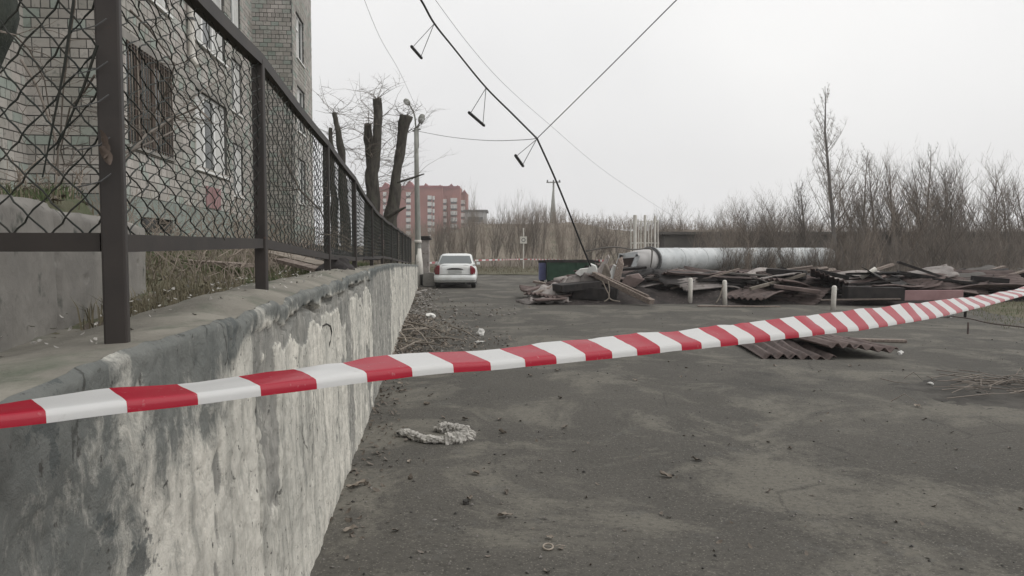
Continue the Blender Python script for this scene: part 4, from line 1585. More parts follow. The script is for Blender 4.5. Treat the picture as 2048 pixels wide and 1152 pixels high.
g = MB()
g.grid(rw, 20, 6)
g.build('rear_window', MAT['carglass'], CAR, smooth=True)
for s in (-1, 1):
    g = MB()
    g.add([(s * 0.745, 0.95, 1.03), (s * 0.745, 2.75, 1.02), (s * 0.642, 2.3, 1.335), (s * 0.66, 1.3, 1.335)], [(0, 1, 2, 3)])
    g.build('side_window', MAT['carglass'], CAR)
    g = MB()

    def tl(u, w, s=s):
        z = lerp(0.58, 0.94, w)
        xi = lerp(0.60, 0.585, w)
        xo = interp([(0.58, 0.755), (0.7, 0.80), (0.82, 0.785), (0.94, 0.66)], z)
        x = lerp(xi, xo, u)
        y = -0.035 + 0.17 * max(0, (x - 0.60) / 0.2) ** 1.8 + 0.03 * sstep(0.8, 1, w)
        return (s * x, y, z)
    g.grid(tl, 8, 8)
    o = g.build('taillight', MAT['taillight'], CAR, smooth=True)
    so = o.modifiers.new('thick', 'SOLIDIFY')
    so.thickness = 0.03
    g = MB()
    g.box((s * 0.88, 2.65, 0.98), (0.14, 0.10, 0.10))
    g.build('wing_mirror', MAT['carpaint'], CAR)
g = MB()
g.loft([[(x * 1.0, y, z) for (x, y, z) in plan_ring(zz, yy0, 0.9, hw_, hw_, e=6)] for zz, yy0, hw_ in ((0.24, 0.06, 0.77), (0.28, -0.03, 0.82), (0.42, -0.07, 0.835), (0.52, -0.06, 0.83), (0.56, 0.0, 0.80))])
g.build('rear_bumper', MAT['carpaint'], CAR, smooth=True)
g = MB()
g.bx(-0.80, 0.80, -0.074, 0.0, 0.325, 0.34)
g.build('bumper_line', MAT['thinwire'], CAR)
g = MB()
g.loft([[(x, y, z) for x, y, z in ((-0.33, yy, 0.78), (-0.2, yy, 0.775), (0.2, yy, 0.775), (0.33, yy, 0.78), (0.28, yy, 0.815), (0.12, yy, 0.845), (-0.12, yy, 0.845), (-0.28, yy, 0.815))] for yy in (-0.014, 0.05)])
g.build('boot_handle_recess', MAT['black'], CAR)
g = MB()
g.bx(-0.26, 0.26, -0.022, 0.03, 0.64, 0.755)
g.build('number_plate', MAT['plate'], CAR)
g = MB()
g.bx(-0.58, 0.58, -0.008, 0.05, 0.575, 0.585)
g.bx(-0.60, 0.60, 0.075, 0.1, 0.955, 0.963)
g.build('boot_seam', MAT['black'], CAR)
g = MB()
g.bx(-0.74, 0.74, 0.05, 0.6, 0.17, 0.25)
g.build('underbody', MAT['black'], CAR)
g = MB()
g.tube([(0.42, -0.05, 0.22), (0.42, 0.3, 0.22)], 0.03, 8)
g.build('exhaust', MAT['thinwire'], CAR)
for s in (-1, 1):
    for y in (0.72, 3.3):
        g = MB()
        g.tube([(s * 0.62, y, 0.29), (s * 0.64, y, 0.29), (s * 0.78, y, 0.29), (s * 0.80, y, 0.29)], [0.24, 0.29, 0.29, 0.25], 20)
        wh = g.build('wheel', MAT['rubber'], CAR, smooth=True)
        g = MB()
        g.tube([(s * 0.79, y, 0.29), (s * 0.806, y, 0.29)], [0.19, 0.17], 16)
        g.build('rim', MAT['galv'], wh)

# ------------------------------------------------------------------ sign, far tape
SY = 53
SG = empty('sign_post', at(1047, 540, SY), label='small white sign on a thin pale pole at the verge', cat='sign')
g = MB()
g.tube([at(1047, 542, SY), at(1047, 456, SY)], 0.045, 6)
par(g.build('pole', MAT['white_paint']), SG)
g = MB()
s0 = at(1040, 487, SY - 0.08)
s1 = at(1054, 473, SY - 0.08)
g.bx(s0.x, s1.x, SY - 0.1, SY - 0.07, s0.z, s1.z)
pl_ = g.build('plate', MAT['white_paint'])
par(pl_, SG)
g = MB()
cx_, cz_ = (s0.x + s1.x) / 2, (s0.z + s1.z) / 2
for k in range(12):
    t0_, t1_ = 2 * math.pi * k / 12, 2 * math.pi * (k + 1) / 12
    g.bar((cx_ + 0.12 * math.cos(t0_), SY - 0.106, cz_ + 0.12 * math.sin(t0_)), (cx_ + 0.12 * math.cos(t1_), SY - 0.106, cz_ + 0.12 * math.sin(t1_)), 0.008, 0.05, up=(math.cos(t0_), 0, math.sin(t0_)))
par(g.build('ring_mark', MAT['thinwire']), SG)

g = MB()
fa = [at(856, 526, 35), at(945, 521, 41), at(1000, 519.5, 45), at(1047, 518.5, 52.8), at(1110, 520, 45), at(1160, 522, 38), at(1215, 521, 31)]
fp = smooth_path(fa, 24)
tv, tu, acc = [], [], 0
for i, p in enumerate(fp):
    if i:
        acc += (fp[i] - fp[i - 1]).length
    tw_ = 0.6 * math.sin(acc * 0.9)
    o_ = Vector((0, math.sin(tw_) * 0.045, math.cos(tw_) * 0.045))
    tv += [tuple(p - o_), tuple(p + o_)]
    tu += [(24 + acc / 0.95, 0), (24 + acc / 0.95, 1)]
me = bpy.data.meshes.new('far_tape')
me.from_pydata(tv, [], [(2 * i, 2 * i + 2, 2 * i + 3, 2 * i + 1) for i in range(len(fp) - 1)])
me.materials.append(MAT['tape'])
ul = me.uv_layers.new(name='UVMap')
for lp in me.loops:
    ul.data[lp.index].uv = tu[lp.vertex_index]
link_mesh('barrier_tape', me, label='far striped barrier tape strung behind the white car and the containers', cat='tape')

# ------------------------------------------------------------------ containers
def container(x0, x1, y0, y1, z0, z1, mt, lab, ribs=5):
    root = empty('waste_container', ((x0 + x1) / 2, y0, z0), label=lab, cat='container', group='waste containers by the heap')
    g = MB()
    t = 0.04
    g.bx(x0, x1, y0, y0 + t, z0, z1)
    g.bx(x0, x1, y1 - t, y1, z0, z1)
    g.bx(x0, x0 + t, y0 + t, y1 - t, z0, z1)
    g.bx(x1 - t, x1, y0 + t, y1 - t, z0, z1)
    g.bx(x0 + t, x1 - t, y0 + t, y1 - t, z0, z0 + t)
    par(g.build('tub', MAT[mt]), root)
    g = MB()
    g.bx(x0 - 0.04, x1 + 0.04, y0 - 0.04, y0, z1 - 0.08, z1 + 0.02)
    g.bx(x0 - 0.04, x1 + 0.04, y1, y1 + 0.04, z1 - 0.08, z1 + 0.02)
    g.bx(x0 - 0.04, x0, y0, y1, z1 - 0.08, z1 + 0.02)
    g.bx(x1, x1 + 0.04, y0, y1, z1 - 0.08, z1 + 0.02)
    par(g.build('rim', MAT['char']), root)
    for k in range(ribs):
        g = MB()
        x = lerp(x0 + 0.1, x1 - 0.1, k / max(1, ribs - 1))
        g.bx(x - 0.03, x + 0.03, y0 - 0.035, y0, z0, z1 - 0.08)
        par(g.build('rib', MAT[mt]), root)
    for x in (x0 + 0.12, x1 - 0.12):
        for y in (y0 + 0.12, y1 - 0.12):
            g = MB()
            g.bx(x - 0.05, x + 0.05, y - 0.05, y + 0.05, 0, z0)
            par(g.build('leg', MAT['char']), root)


qa, qb = at(1094, 563, 33), at(1198, 522, 33)
container(qa.x, qb.x, 33, 34.4, 0.16, 1.02, 'green_paint', 'dark green steel waste container half hidden by the heap', 6)
qa, qb = at(1079, 563, 33.4), at(1092, 524, 33.4)
container(qa.x, qb.x, 33.5, 34.6, 0.14, 1.0, 'blue_paint', 'narrow faded blue waste container beside the green one', 2)

# ------------------------------------------------------------------ heating pipe and its fittings
PIPE = empty('heating_pipe', at(1300, 560, 28), label='large silvery clad heating pipe running behind the rubble heap', cat='pipe')
pr_ = 0.47
pA, pB = at(1262, 520, 27.3), at(1300, 520, 28.0)
pC = Vector((17.3, 41.2, 1.12))
pA.z = pB.z = 1.12
axis = (pC - pB).normalized()
g = MB()
pp = [pB + axis * (i * (pC - pB).length / 40) for i in range(41)]
g.tube(pp, pr_, 28)
par(g.build('cladding', MAT['galv'], smooth=True), PIPE)
for i in range(0, 40, 4):
    g = MB()
    q = pp[i] + axis * 0.03
    g.tube([q, q + axis * 0.07], pr_ + 0.012, 28)
    par(g.build('band', MAT['galv']), PIPE)
g = MB()
g.tube([pB - axis * 1.5, pB - axis * 0.9, pB - axis * 0.35, pB], [pr_ * 0.62, pr_ * 0.80, pr_ * 0.88, pr_ * 0.88], 24)
par(g.build('bare_end', MAT['greypanel'], smooth=True), PIPE)
g = MB()
g.tube([pB - axis * 0.06, pB + axis * 0.02], pr_ + 0.05, 28)
par(g.build('flange', MAT['thinwire']), PIPE)
for i in (5, 13, 21, 29, 37):
    g = MB()
    q = pp[i]
    g.bx(q.x - 0.25, q.x + 0.25, q.y - 0.2, q.y + 0.2, 0, 0.70)
    par(g.build('support', MAT['conc_block']), PIPE)
# valve frame at the pipe end
VF = empty('pipe_stand', at(1255, 580, 26.4), label='torn grey steel stand at the broken end of the pipe', cat='stand')
g = MB()
g.bar(at(1238, 512, 26.4), at(1275, 508, 26.4), 0.12, 0.16)
g.bar(at(1243, 510, 26.4), at(1236, 528, 26.4), 0.12, 0.14)
g.bar(at(1276, 510, 26.4), at(1256, 560, 26.4), 0.12, 0.16)
par(g.build('frame', MAT['galv']), VF)
g = MB()
g.add([at(1245, 517, 26.5), at(1272, 515, 26.5), at(1252, 558, 26.5), at(1236, 558, 26.5), at(1247, 519, 26.6), at(1270, 517, 26.6), at(1250, 558, 26.6), at(1238, 558, 26.6)], [(0, 1, 2, 3), (7, 6, 5, 4), (0, 4, 5, 1), (1, 5, 6, 2), (2, 6, 7, 3), (3, 7, 4, 0)])
par(g.build('infill', MAT['rust_sheet']), VF)
# dark cable sheath lying over the pipe end
g = MB()
g.tube(smooth_path([at(1172, 502, 25.5), at(1225, 494, 26), at(1268, 499, 26.9), at(1300, 497, 27.3), at(1304, 512, 27.2), at(1300, 540, 27.1)], 6), 0.028, 6)
g.build('fallen_cable', MAT['shed'], smooth=True, label='dark cable sagging over the end of the pipe', cat='cable')
# white riser fence behind pipe
WF = empty('white_railing', at(1292, 540, 33), label='white tubular railing rising behind the pipe end', cat='railing')
for (x, w, yt) in ((1262, 2.2, 438), (1270, 7, 430), (1277, 2, 440), (1282, 2, 442), (1290, 5, 430), (1297, 2, 440), (1303, 2, 440), (1310, 4.5, 432), (1316, 2.2, 440)):
    g = MB()
    g.tube([at(x, 545, 33), at(x, yt, 33)], w * 33 / F_PX / 2, 8)
    par(g.build('upright', MAT['white_paint']), WF)
for y in (443, 486):
    g = MB()
    g.tube([at(1261, y, 33), at(1318, y, 33)], 0.022, 6)
    par(g.build('rail', MAT['white_paint']), WF)

# ------------------------------------------------------------------ rubble heap
rr = random.Random(42)


def heap_h(x, y):
    e = sstep(0.2, 2.2, x) * (1 - 0.15 * sstep(10, 18, x))
    f = sstep(20.6, 22.6, y) * (1 - sstep(26, 28.5, y))
    e *= 1 + 0.35 * math.exp(-((x - 3.0) / 0.8) ** 2)
    return e * f * (0.42 + 0.20 * nz(x * 0.6, y * 0.6) + 0.10 * nz(x * 2.1, y * 2.1))


g = MB()
g.grid(lambda u, w: (lambda x, y: (x, y, -0.03 + max(0, heap_h(x, y)) + 0.02 * nz(x * 7, y * 7)))(lerp(0, 20, u), lerp(20.3, 29, w)), 170, 60)
g.build('rubble', MAT['rubble'], kind='stuff', label='rubble under the heap of roofing, darkened to paint shade into the gaps')


def sheet_mesh(L, W, waves, amp, bend, seed, mat):
    """corrugated roofing sheet; waves run along L"""
    g = MB()
    nu, nv = 10, waves * 8
    rl = random.Random(seed)

    def f(u, w):
        x = (u - 0.5) * L + 0.03 * nz(w * 9, seed) * (1 if u in (0.0, 1.0) else 0)
        y = (w - 0.5) * W
        z = amp * math.sin(w * waves * 2 * math.pi) + bend * (math.cos((u - 0.5) * 2.6) - 1) + 0.05 * nz(u * 2.2, w * 2.2, seed) + 0.09 * max(0, nz(u * 1.3 + 4, w * 1.1, seed + 3))
        return (x, y, z)
    g.grid(f, nu, nv)
    return g.mesh('corrugated_sheet', mat, smooth=True)


SH = [sheet_mesh(1.8, 1.1, 8, 0.026, rr.uniform(-0.15, 0.25), s, MAT['rust_sheet' if s % 4 else 'grey_sheet']) for s in range(8)]


def sheet(me_, loc, rot, label, group=None, scale=1.0, mat=None):
    o = link_mesh('corrugated_sheet', me_, None, loc, rot, scale, label=label, cat='roofing sheet', group=group)
    so = o.modifiers.new('thick', 'SOLIDIFY')
    so.thickness = 0.012
    return o


GS, GP = 'loose sheets in the rubble heap', 'loose timbers in the rubble heap'


def heap_place(x, y):
    px = 1024 + F_PX * x / y
    if px < 1180:
        return 'at the left tip of the heap'
    if px < 1380:
        return 'left of the bollards'
    if px < 1450:
        return 'between left and middle bollards'
    if px < 1560:
        return 'just right of the middle bollard'
    if px < 1666:
        return 'just left of the rightmost bollard'
    if px < 1800:
        return 'just right of the rightmost bollard'
    if px < 1930:
        return 'behind the pink board'
    return 'at the right end of the heap'


def heap_row(y):
    return 'in the front row' if y < 22.7 else 'in the middle row' if y < 24.0 else 'in the back row'


for i in range(104):
    x = 1.2 + 17.0 * ((i + rr.random()) / 104)
    y = rr.uniform(21.75, 25.3)
    h = (max(0.05, heap_h(x, y)) + rr.uniform(0.02, 0.22)) * lerp(0.35, 1.0, sstep(1.6, 3.4, x))
    rot = (rr.gauss(0.17, 0.14) * sstep(0.5, 4, x), rr.gauss(0, 0.12) * sstep(0.5, 4, x), rr.gauss(0, 0.5))
    sheet(SH[i % 8], (x, y, h), rot, ('rusty brown' if (i % 8) % 4 else 'greyish') + ' corrugated roofing sheet ' + heap_row(y) + ' ' + heap_place(x, y), GS, rr.uniform(0.85, 1.45))
plank_meshes = []
for s in range(5):
    g = MB()
    g.box((0, 0, 0), (rr.uniform(1.6, 3.0), rr.uniform(0.08, 0.2), rr.uniform(0.035, 0.09)), jit=0.012)
    plank_meshes.append([g.mesh('plank', MAT['plank']), g.mesh('plank', MAT['char'])])
for i in range(56):
    x = 1.0 + 17.2 * ((i + rr.random()) / 56)
    y = rr.uniform(21.9, 25.6)
    h = (max(0.05, heap_h(x, y)) + rr.uniform(0.02, 0.34)) * lerp(0.35, 1.0, sstep(1.6, 3.4, x))
    dk = rr.random() < 0.5
    link_mesh('plank', plank_meshes[i % 5][1 if dk else 0], None, (x, y, h), (rr.gauss(0, 0.2), rr.gauss(0, 0.17), rr.gauss(0, 0.45)), None,
              label=('charred black timber ' if dk else 'weathered brown plank ') + heap_row(y) + ' ' + heap_place(x, y), cat='plank', group=GP)


def beam(q0, q1, w, h, mt, lab, cat='beam', up=(0, 0, 1)):
    g = MB()
    a, b = at(*q0), at(*q1)
    g.bar(a, b, w, h, up)
    o = g.build('timber' if cat == 'beam' else cat, MAT[mt], label=lab, cat='timber' if cat == 'beam' else cat)
    bv = o.modifiers.new('edge', 'BEVEL')
    bv.width = 0.008
    return o


beam((1188, 548, 22.0), (1304, 604, 20.4), 0.20, 0.14, 'plank', 'long brown timber sloping from the cable down to the yard')
beam((1212, 556, 21.7), (1296, 594, 20.5), 0.08, 0.10, 'plank', 'thin timber lying parallel to the long sloping timber')
beam((1050, 583, 22.5), (1106, 566, 23.2), 0.22, 0.06, 'rust_sheet', 'reddish board at the left end of the heap')
beam((1066, 588, 22.0), (1110, 572, 22.6), 0.15, 0.05, 'plank', 'brown board in front of the reddish one at the heap end')
beam((1114, 576, 21.6), (1192, 568, 21.9), 0.9, 0.20, 'char', 'charred black roof panel in the left part of the heap')
beam((1150, 584, 21.9), (1236, 588, 21.6), 0.9, 0.34, 'char', 'black panel added as painted shade in the hollow under the long sloping timber')  # black filler added for the dark void beneath the timber
beam((1068, 600, 21.0), (1130, 596, 21.2), 0.4, 0.05, 'rust_sheet', 'flat rusty board on the yard at the left tip of the heap', 'board')
beam((1240, 548, 23.6), (1330, 560, 22.6), 0.5, 0.08, 'plank', 'broad brown board sloping below the broken pipe end', 'board')
beam((1500, 578, 21.2), (1610, 549, 22.0), 0.09, 0.09, 'stick', 'pale square timber slanting across the middle of the heap')
beam((1632, 541, 22.8), (1698, 556, 22.3), 0.12, 0.12, 'char', 'black timber on the crest of the heap near the white stick')
beam((1796, 545, 22.8), (1896, 562, 22.4), 0.35, 0.13, 'char', 'black timber on the crest right of the white stick')
beam((1536, 545, 23.2), (1610, 550, 22.6), 0.5, 0.26, 'char', 'thick charred panel standing on the crest of the heap')
beam((1548, 572, 21.3), (1640, 584, 21.0), 0.5, 0.10, 'rust_sheet', 'faded red board resting low in the middle of the heap')
beam((1690, 585, 20.9), (1802, 588, 20.8), 0.5, 0.36, 'char', 'black charred wall panel low in the heap')
beam((1802, 591, 20.85), (1925, 590, 20.8), 0.1, 0.28, 'pink_panel', 'faded pink board lying low at the right of the heap', 'board')
beam((1945, 556, 22.2), (2015, 562, 22.0), 0.3, 0.14, 'char', 'black timber bundle near the right edge of the heap')
beam((1640, 600, 20.6), (1800, 598, 20.5), 0.14, 0.04, 'plank', 'long thin plank flat at the front foot of the heap')
beam((1395, 612, 20.2), (1560, 613, 20.1), 0.12, 0.03, 'plank', 'brown plank flat on the ground before the bollards')
beam((1420, 545, 23.0), (1535, 551, 22.6), 0.35, 0.05, 'shed', 'dark greenish board on the crest behind the middle bollard')
g = MB()
g.tube([at(1722, 556, 22.4), at(1752, 537, 22.3)], 0.065, 10)
g.build('plastic_pipe', MAT['white_paint'], smooth=True, label='short white pipe sticking out of the heap crest', cat='pipe')
# torn grey sheet at the heap's left end
g = MB()


def torn(u, w):
    p = at(lerp(1058, 1138, u), lerp(604, 560, w) + 10 * u * w, 0.0 + lerp(21.2, 22.8, w))
    z = max(0.02, p.z * 0 + lerp(0.06, 0.62, w * u ** 0.4) + 0.10 * nz(u * 5, w * 5, 2) + 0.03 * math.sin(u * 22))
    return (p.x, p.y, z)


g.grid(torn, 26, 18)
o = g.build('torn_sheet', MAT['grey_sheet'], smooth=True, label='torn grey roofing felt at the left tip of the heap', cat='roofing sheet')
so = o.modifiers.new('thick', 'SOLIDIFY')
so.thickness = 0.03
# standing torn metal and pale insulation where the cable meets the heap
for (pts, mt, lab) in (
        ([(1190, 545), (1216, 510), (1218, 516), (1206, 545), (1200, 560), (1186, 556)], 'grey_sheet', 'torn grey metal sheet standing up beside the cable end'),
        ([(1150, 546), (1158, 539), (1182, 536), (1186, 542), (1160, 552)], 'foam', 'pale crumpled insulation left of the cable end'),
        ([(1218, 548), (1226, 530), (1236, 535), (1232, 556), (1222, 560)], 'curtain', 'pale greenish torn lining right of the cable end'),
        ([(1160, 560), (1168, 545), (1190, 548), (1196, 566), (1170, 572)], 'grey_sheet', 'grey broken slab under the cable end'),
        ([(1226, 560), (1236, 518), (1243, 514), (1246, 530), (1238, 566)], 'plank', 'upright splintered board between cable end and pipe'),
        ([(1200, 556), (1210, 528), (1214, 530), (1222, 552), (1214, 566)], 'stick', 'pale splintered board leaning right of the cable end'),
        ([(1172, 548), (1180, 528), (1190, 532), (1196, 546)], 'curtain', 'pale broken plaster chunk left of the cable end'),
        ([(1128, 568), (1136, 554), (1156, 550), (1166, 562), (1150, 572)], 'grey_sheet', 'grey crumpled panel in front of the green container'),
        ([(1240, 570), (1252, 552), (1276, 548), (1288, 560), (1270, 574)], 'rust_sheet', 'bent rusty panel below the pipe stand')):
    g = MB()
    f_ = [at(x, y, 22.0 + 0.15 * nz(x * 0.1, y * 0.1)) for x, y in pts]
    b_ = [p + Vector((0.05, 0.16, 0.02)) for p in f_]
    n_ = len(pts)
    g.add(f_ + b_, [tuple(range(n_)), tuple(range(2 * n_ - 1, n_ - 1, -1))] + [(k, n_ + k, n_ + (k + 1) % n_, (k + 1) % n_) for k in range(n_)])
    g.build({'foam': 'insulation_wad', 'curtain': 'torn_lining'}.get(mt, 'torn_metal'), MAT[mt], label=lab, cat='scrap')
# loops of wire hanging from the heap
for (pts, lab) in (([(1205, 562), (1212, 578), (1218, 590), (1216, 598), (1208, 603)], 'pale bent wire dangling below the cable end'),
                   ([(1216, 562), (1219, 580), (1217, 592), (1224, 600), (1240, 603)], 'pale forked wire dangling beside the other wire'),
                   ([(1285, 556), (1300, 548), (1316, 549), (1316, 556), (1300, 558), (1280, 566)], 'loop of dark cable on top of the heap'),
                   ([(1432, 606), (1440, 592), (1446, 570)], 'thin stick leaning beside the middle bollard')):
    g = MB()
    g.tube(smooth_path([at(x, y, 20.7 if x < 1260 else 22 if x < 1400 else 20.4) for x, y in pts], 5), 0.016 if x else 0.02, 6)
    g.build('loose_wire', MAT['stick'] if pts[0][0] != 1285 else MAT['char'], smooth=True, label=lab, cat='wire')

# broad sheets of tar paper and roof boarding lying across the heap
FL = []
for s in range(4):
    g = MB()

    def fl(u, w, s=s):
        x, y = (u - 0.5) * 2.6, (w - 0.5) * 1.1
        if u in (0.0, 1.0):
            x += 0.14 * nz(w * 6, s)
        if w in (0.0, 1.0):
            y += 0.10 * nz(u * 9, s + 3)
        return (x, y, 0.10 * nz(u * 2.4, w * 1.5, s) + 0.05 * nz(u * 7, w * 4, s))
    g.grid(fl, 14, 7)
    FL.append(g.mesh('roofing_felt', MAT[('char', 'shed', 'char', 'grey_sheet')[s]], smooth=True))
for i in range(26):
    x = 3.2 + 15.0 * ((i + rr.random()) / 26)
    y = rr.uniform(21.6, 25.0)
    h = (max(0.05, heap_h(x, y)) + rr.uniform(0.06, 0.30)) * lerp(0.35, 1.0, sstep(1.6, 3.4, x))
    o = link_mesh('roofing_felt', FL[i % 4], None, (x, y, h), (rr.gauss(0.14, 0.14), rr.gauss(0, 0.12), rr.gauss(0, 0.45)), rr.uniform(0.7, 1.1),
                  label=('greyish' if i % 4 == 3 else 'black') + ' sheet of roofing felt ' + heap_row(y) + ' ' + heap_place(x, y), cat='roofing felt', group='roofing felt in the rubble heap')
    so = o.modifiers.new('thick', 'SOLIDIFY')
    so.thickness = 0.02

# bollards
for (x, yt, yb, lean, lab) in ((1380, 556, 608, 0.01, 'leftmost white concrete bollard in front of the heap'), (1450, 560, 610, -0.02, 'middle white bollard in front of the heap'), (1666, 571, 622, 0.02, 'rightmost yellowish white bollard in front of the heap')):
    Yb = 1.6 * F_PX / (yb - 495)
    b0, t0_ = at(x, yb, Yb), at(x, yt, Yb)
    root = empty('bollard', (b0.x, Yb, 0), label=lab, cat='bollard', group='white bollards before the heap')
    H = t0_.z
    g = MB()
    r_ = 0.062
    g.tube([(0, 0, -0.05), (lean * 0.5, 0, H * 0.5), (lean, 0, H - 0.05), (lean, 0, H - 0.015), (lean, 0, H)], [r_, r_, r_, r_ * 0.8, r_ * 0.4], 14)
    g.build('shaft', MAT['white_paint'], root, smooth=True)
    g = MB()
    g.tube([(lean + 0.045, 0, H - 0.10), (lean + 0.095, -0.01, H - 0.10)], 0.02, 8)
    g.build('hook', MAT['thinwire'], root)

# ------------------------------------------------------------------ loose sheets and objects on the yard
fs = sheet_mesh(2.2, 1.05, 6, 0.036, 0.03, 91, MAT['rust_sheet'])
sheet(fs, Vector((4.18, 11.75, 0.05)), (0.0, 0.01, R(86)), 'rusty corrugated sheet flat on the yard, partly under its neighbour')
sheet(fs, Vector((5.0, 11.85, 0.15)), (R(4), R(2), R(94)), 'rusty corrugated sheet overlapping another, its wavy end raised')
beam((1650, 678, 12.9), (1812, 682, 12.6), 0.14, 0.05, 'plank', 'long brown plank behind the loose corrugated sheets', 'plank')
# crumpled rag
g = MB()
rgp = smooth_path([at(797, 872, 6.25), at(812, 868, 6.3), at(835, 880, 6.15), at(868, 886, 6.08), at(905, 884, 6.1), at(930, 875, 6.2), at(928, 862, 6.35), at(895, 858, 6.45), at(868, 862, 6.45)], 7)
for p in rgp:
    p.z = 0.03 + ground_z(p.x, p.y)


def rag(u, w):
    i = min(len(rgp) - 1, int(u * (len(rgp) - 1)))
    p = rgp[i]
    d = (rgp[min(i + 1, len(rgp) - 1)] - rgp[max(i - 1, 0)]).normalized()
    s = Vector((-d.y, d.x, 0))
    t = w * 6.2832
    wd = (0.055 if u > 0.45 else 0.034) * (1 + 0.55 * nz(u * 16, math.cos(t) * 1.2, math.sin(t) * 1.2) + 0.45 * nz(u * 60, math.cos(t) * 4, math.sin(t) * 4)) * (0.5 + 0.5 * sstep(0, 0.06, u)) * (1 - 0.6 * sstep(0.93, 1, u))
    return tuple(p + s * (wd * math.cos(t) * 1.25) + Vector((0, 0, wd * math.sin(t) * 0.8)))


g.grid(rag, 200, 28)
g.build('crumpled_rag', MAT['rag'], smooth=True, label='crumpled grey rag lying in a loop on the near asphalt', cat='rag')


def pebble_mesh(seed, mat, flat=0.6):
    bm = bmesh.new()
    bmesh.ops.create_icosphere(bm, subdivisions=2, radius=1.0)
    for v_ in bm.verts:
        v_.co *= 1 + 0.55 * nz(v_.co.x * 1.6 + seed, v_.co.y * 1.6, v_.co.z * 1.6) + 0.45 * nz(v_.co.x * 4 + seed, v_.co.y * 4, v_.co.z * 4)
        v_.co.z *= flat
    me_ = bpy.data.meshes.new('stone')
    bm.to_mesh(me_)
    bm.free()
    me_.materials.append(mat)
    return me_


def gp(px, py, dz=0.0):
    """ground point seen at a photo pixel"""
    Y = 1.6 * F_PX / (py - 495)
    p = at(px, py, Y)
    p.z = ground_z(p.x, p.y) + dz
    return p


# a few scraps that stand out
ps = pebble_mesh(3, MAT['darkstone'])
link_mesh('stone', ps, None, gp(932, 1018, 0.012), (0.2, 0.3, 0.5), (0.026, 0.020, 0.026), label='dark stone on the near asphalt below the rag', cat='stone')
link_mesh('stone', ps, None, gp(1957, 793, 0.02), (0.2, 0.3, 1.5), (0.045, 0.04, 0.04), label='dark lump beside the twig pile at the right', cat='stone')
g = MB()
c_ = gp(1096, 1116, 0.012)
ringpts = [c_ + Vector((0.026 * math.cos(t), 0.026 * math.sin(t), 0.006 * math.sin(t))) for t in [6.2832 * k / 20 for k in range(21)]]
g.tube(ringpts, 0.005, 6, cap=False)
g.tube([c_ + Vector((0.03, 0, 0.0)), c_ + Vector((0.06, 0.012, 0.004)), c_ + Vector((0.09, 0.02, -0.004))], 0.0025, 5)
g.build('plastic_ring', MAT['stick'], smooth=True, label='pale plastic ring with a stub on the near asphalt', cat='ring')
for (x, y, s, mt, lab) in ((862, 637, (0.14, 0.1, 0.075), 'foam', 'white foam lump on the leaf pile by the wall'), (961, 672, (0.075, 0.07, 0.075), 'foam', 'white crushed cup at the right end of the leaf pile'),
                           (958, 686, (0.09, 0.05, 0.02), 'foam', 'flat white scrap just below the crushed cup'), (1893, 634, (0.24, 0.16, 0.10), 'curtain', 'white bag lying at the edge of the grass patch'),
                           (1861, 772, (0.03, 0.03, 0.022), 'foam', 'tiny white scrap alone on the right of the yard'), (1801, 708, (0.05, 0.04, 0.04), 'foam', 'white scrap right of the corrugated sheets'),
                           (835, 590, (0.18, 0.12, 0.08), 'stone', 'pale rubble lump at the far foot of the wall'), (846, 583, (0.2, 0.12, 0.05), 'stone', 'flat pale stone at the far foot of the wall')):
    link_mesh('scrap', pebble_mesh(x, MAT[mt], 0.9), None, gp(x, y, s[2] * 0.7), (0.2, 0.1, x), s, label=lab, cat='scrap')

# individual curled dry leaves near the camera
LV = []
for s in range(4):
    g = MB()

    def lv(u, w, s=s):
        wd = 0.020 * math.sin(math.pi * (0.06 + 0.9 * u)) ** 0.8
        x = (u - 0.5) * 0.075
        y = (w - 0.5) * 2 * wd * (1 + 0.3 * nz(u * 7, s))
        z = 0.010 + 0.020 * abs(w - 0.5) * 2 * (0.4 + 0.6 * nz(u * 3, s) ** 2) + 0.014 * nz(u * 3 + s, w * 2)
        return (x, y, z)
    g.grid(lv, 7, 4)
    LV.append(g.mesh('dry_leaf', MAT['leaf' if s % 2 else 'stick'], smooth=True))
lr = random.Random(17)
spots = [(718, 888), (790, 1078), (820, 930), (950, 956), (1005, 872), (1000, 845), (1010, 1048), (805, 787), (855, 812), (862, 795), (930, 845), (885, 840), (800, 770), (1120, 800),
         (1130, 862), (1060, 755), (1115, 745), (940, 1010), (720, 980), (705, 985), (1392, 928), (1580, 905), (1270, 765), (1850, 845), (1835, 818), (1640, 745), (1550, 735), (1700, 735), (700, 1075), (1010, 995), (1100, 1095), (1330, 960)]
for i, (x, y) in enumerate(spots):
    link_mesh('dry_leaf', LV[i % 4], None, gp(x, y, 0.003), (lr.gauss(0, 0.25), lr.gauss(0, 0.25), lr.uniform(0, 6.28)), lr.uniform(0.7, 1.3),
              label='small curled dry leaf lying alone on the open asphalt', cat='leaf', group='single dry leaves on the asphalt')


# litter too small to count
def yard_points(n, seed, y0=2.8, y1=24, x0=None, x1=9):
    r2 = random.Random(seed)
    out = []
    for _ in range(n):
        y = y0 * (y1 / y0) ** r2.random()
        xl = wall_x(y) + 0.06
        x = lerp(xl, min(x1, y * 0.72), r2.random() ** 1.3)
        out.append((x, y, ground_z(x, y)))
    return out


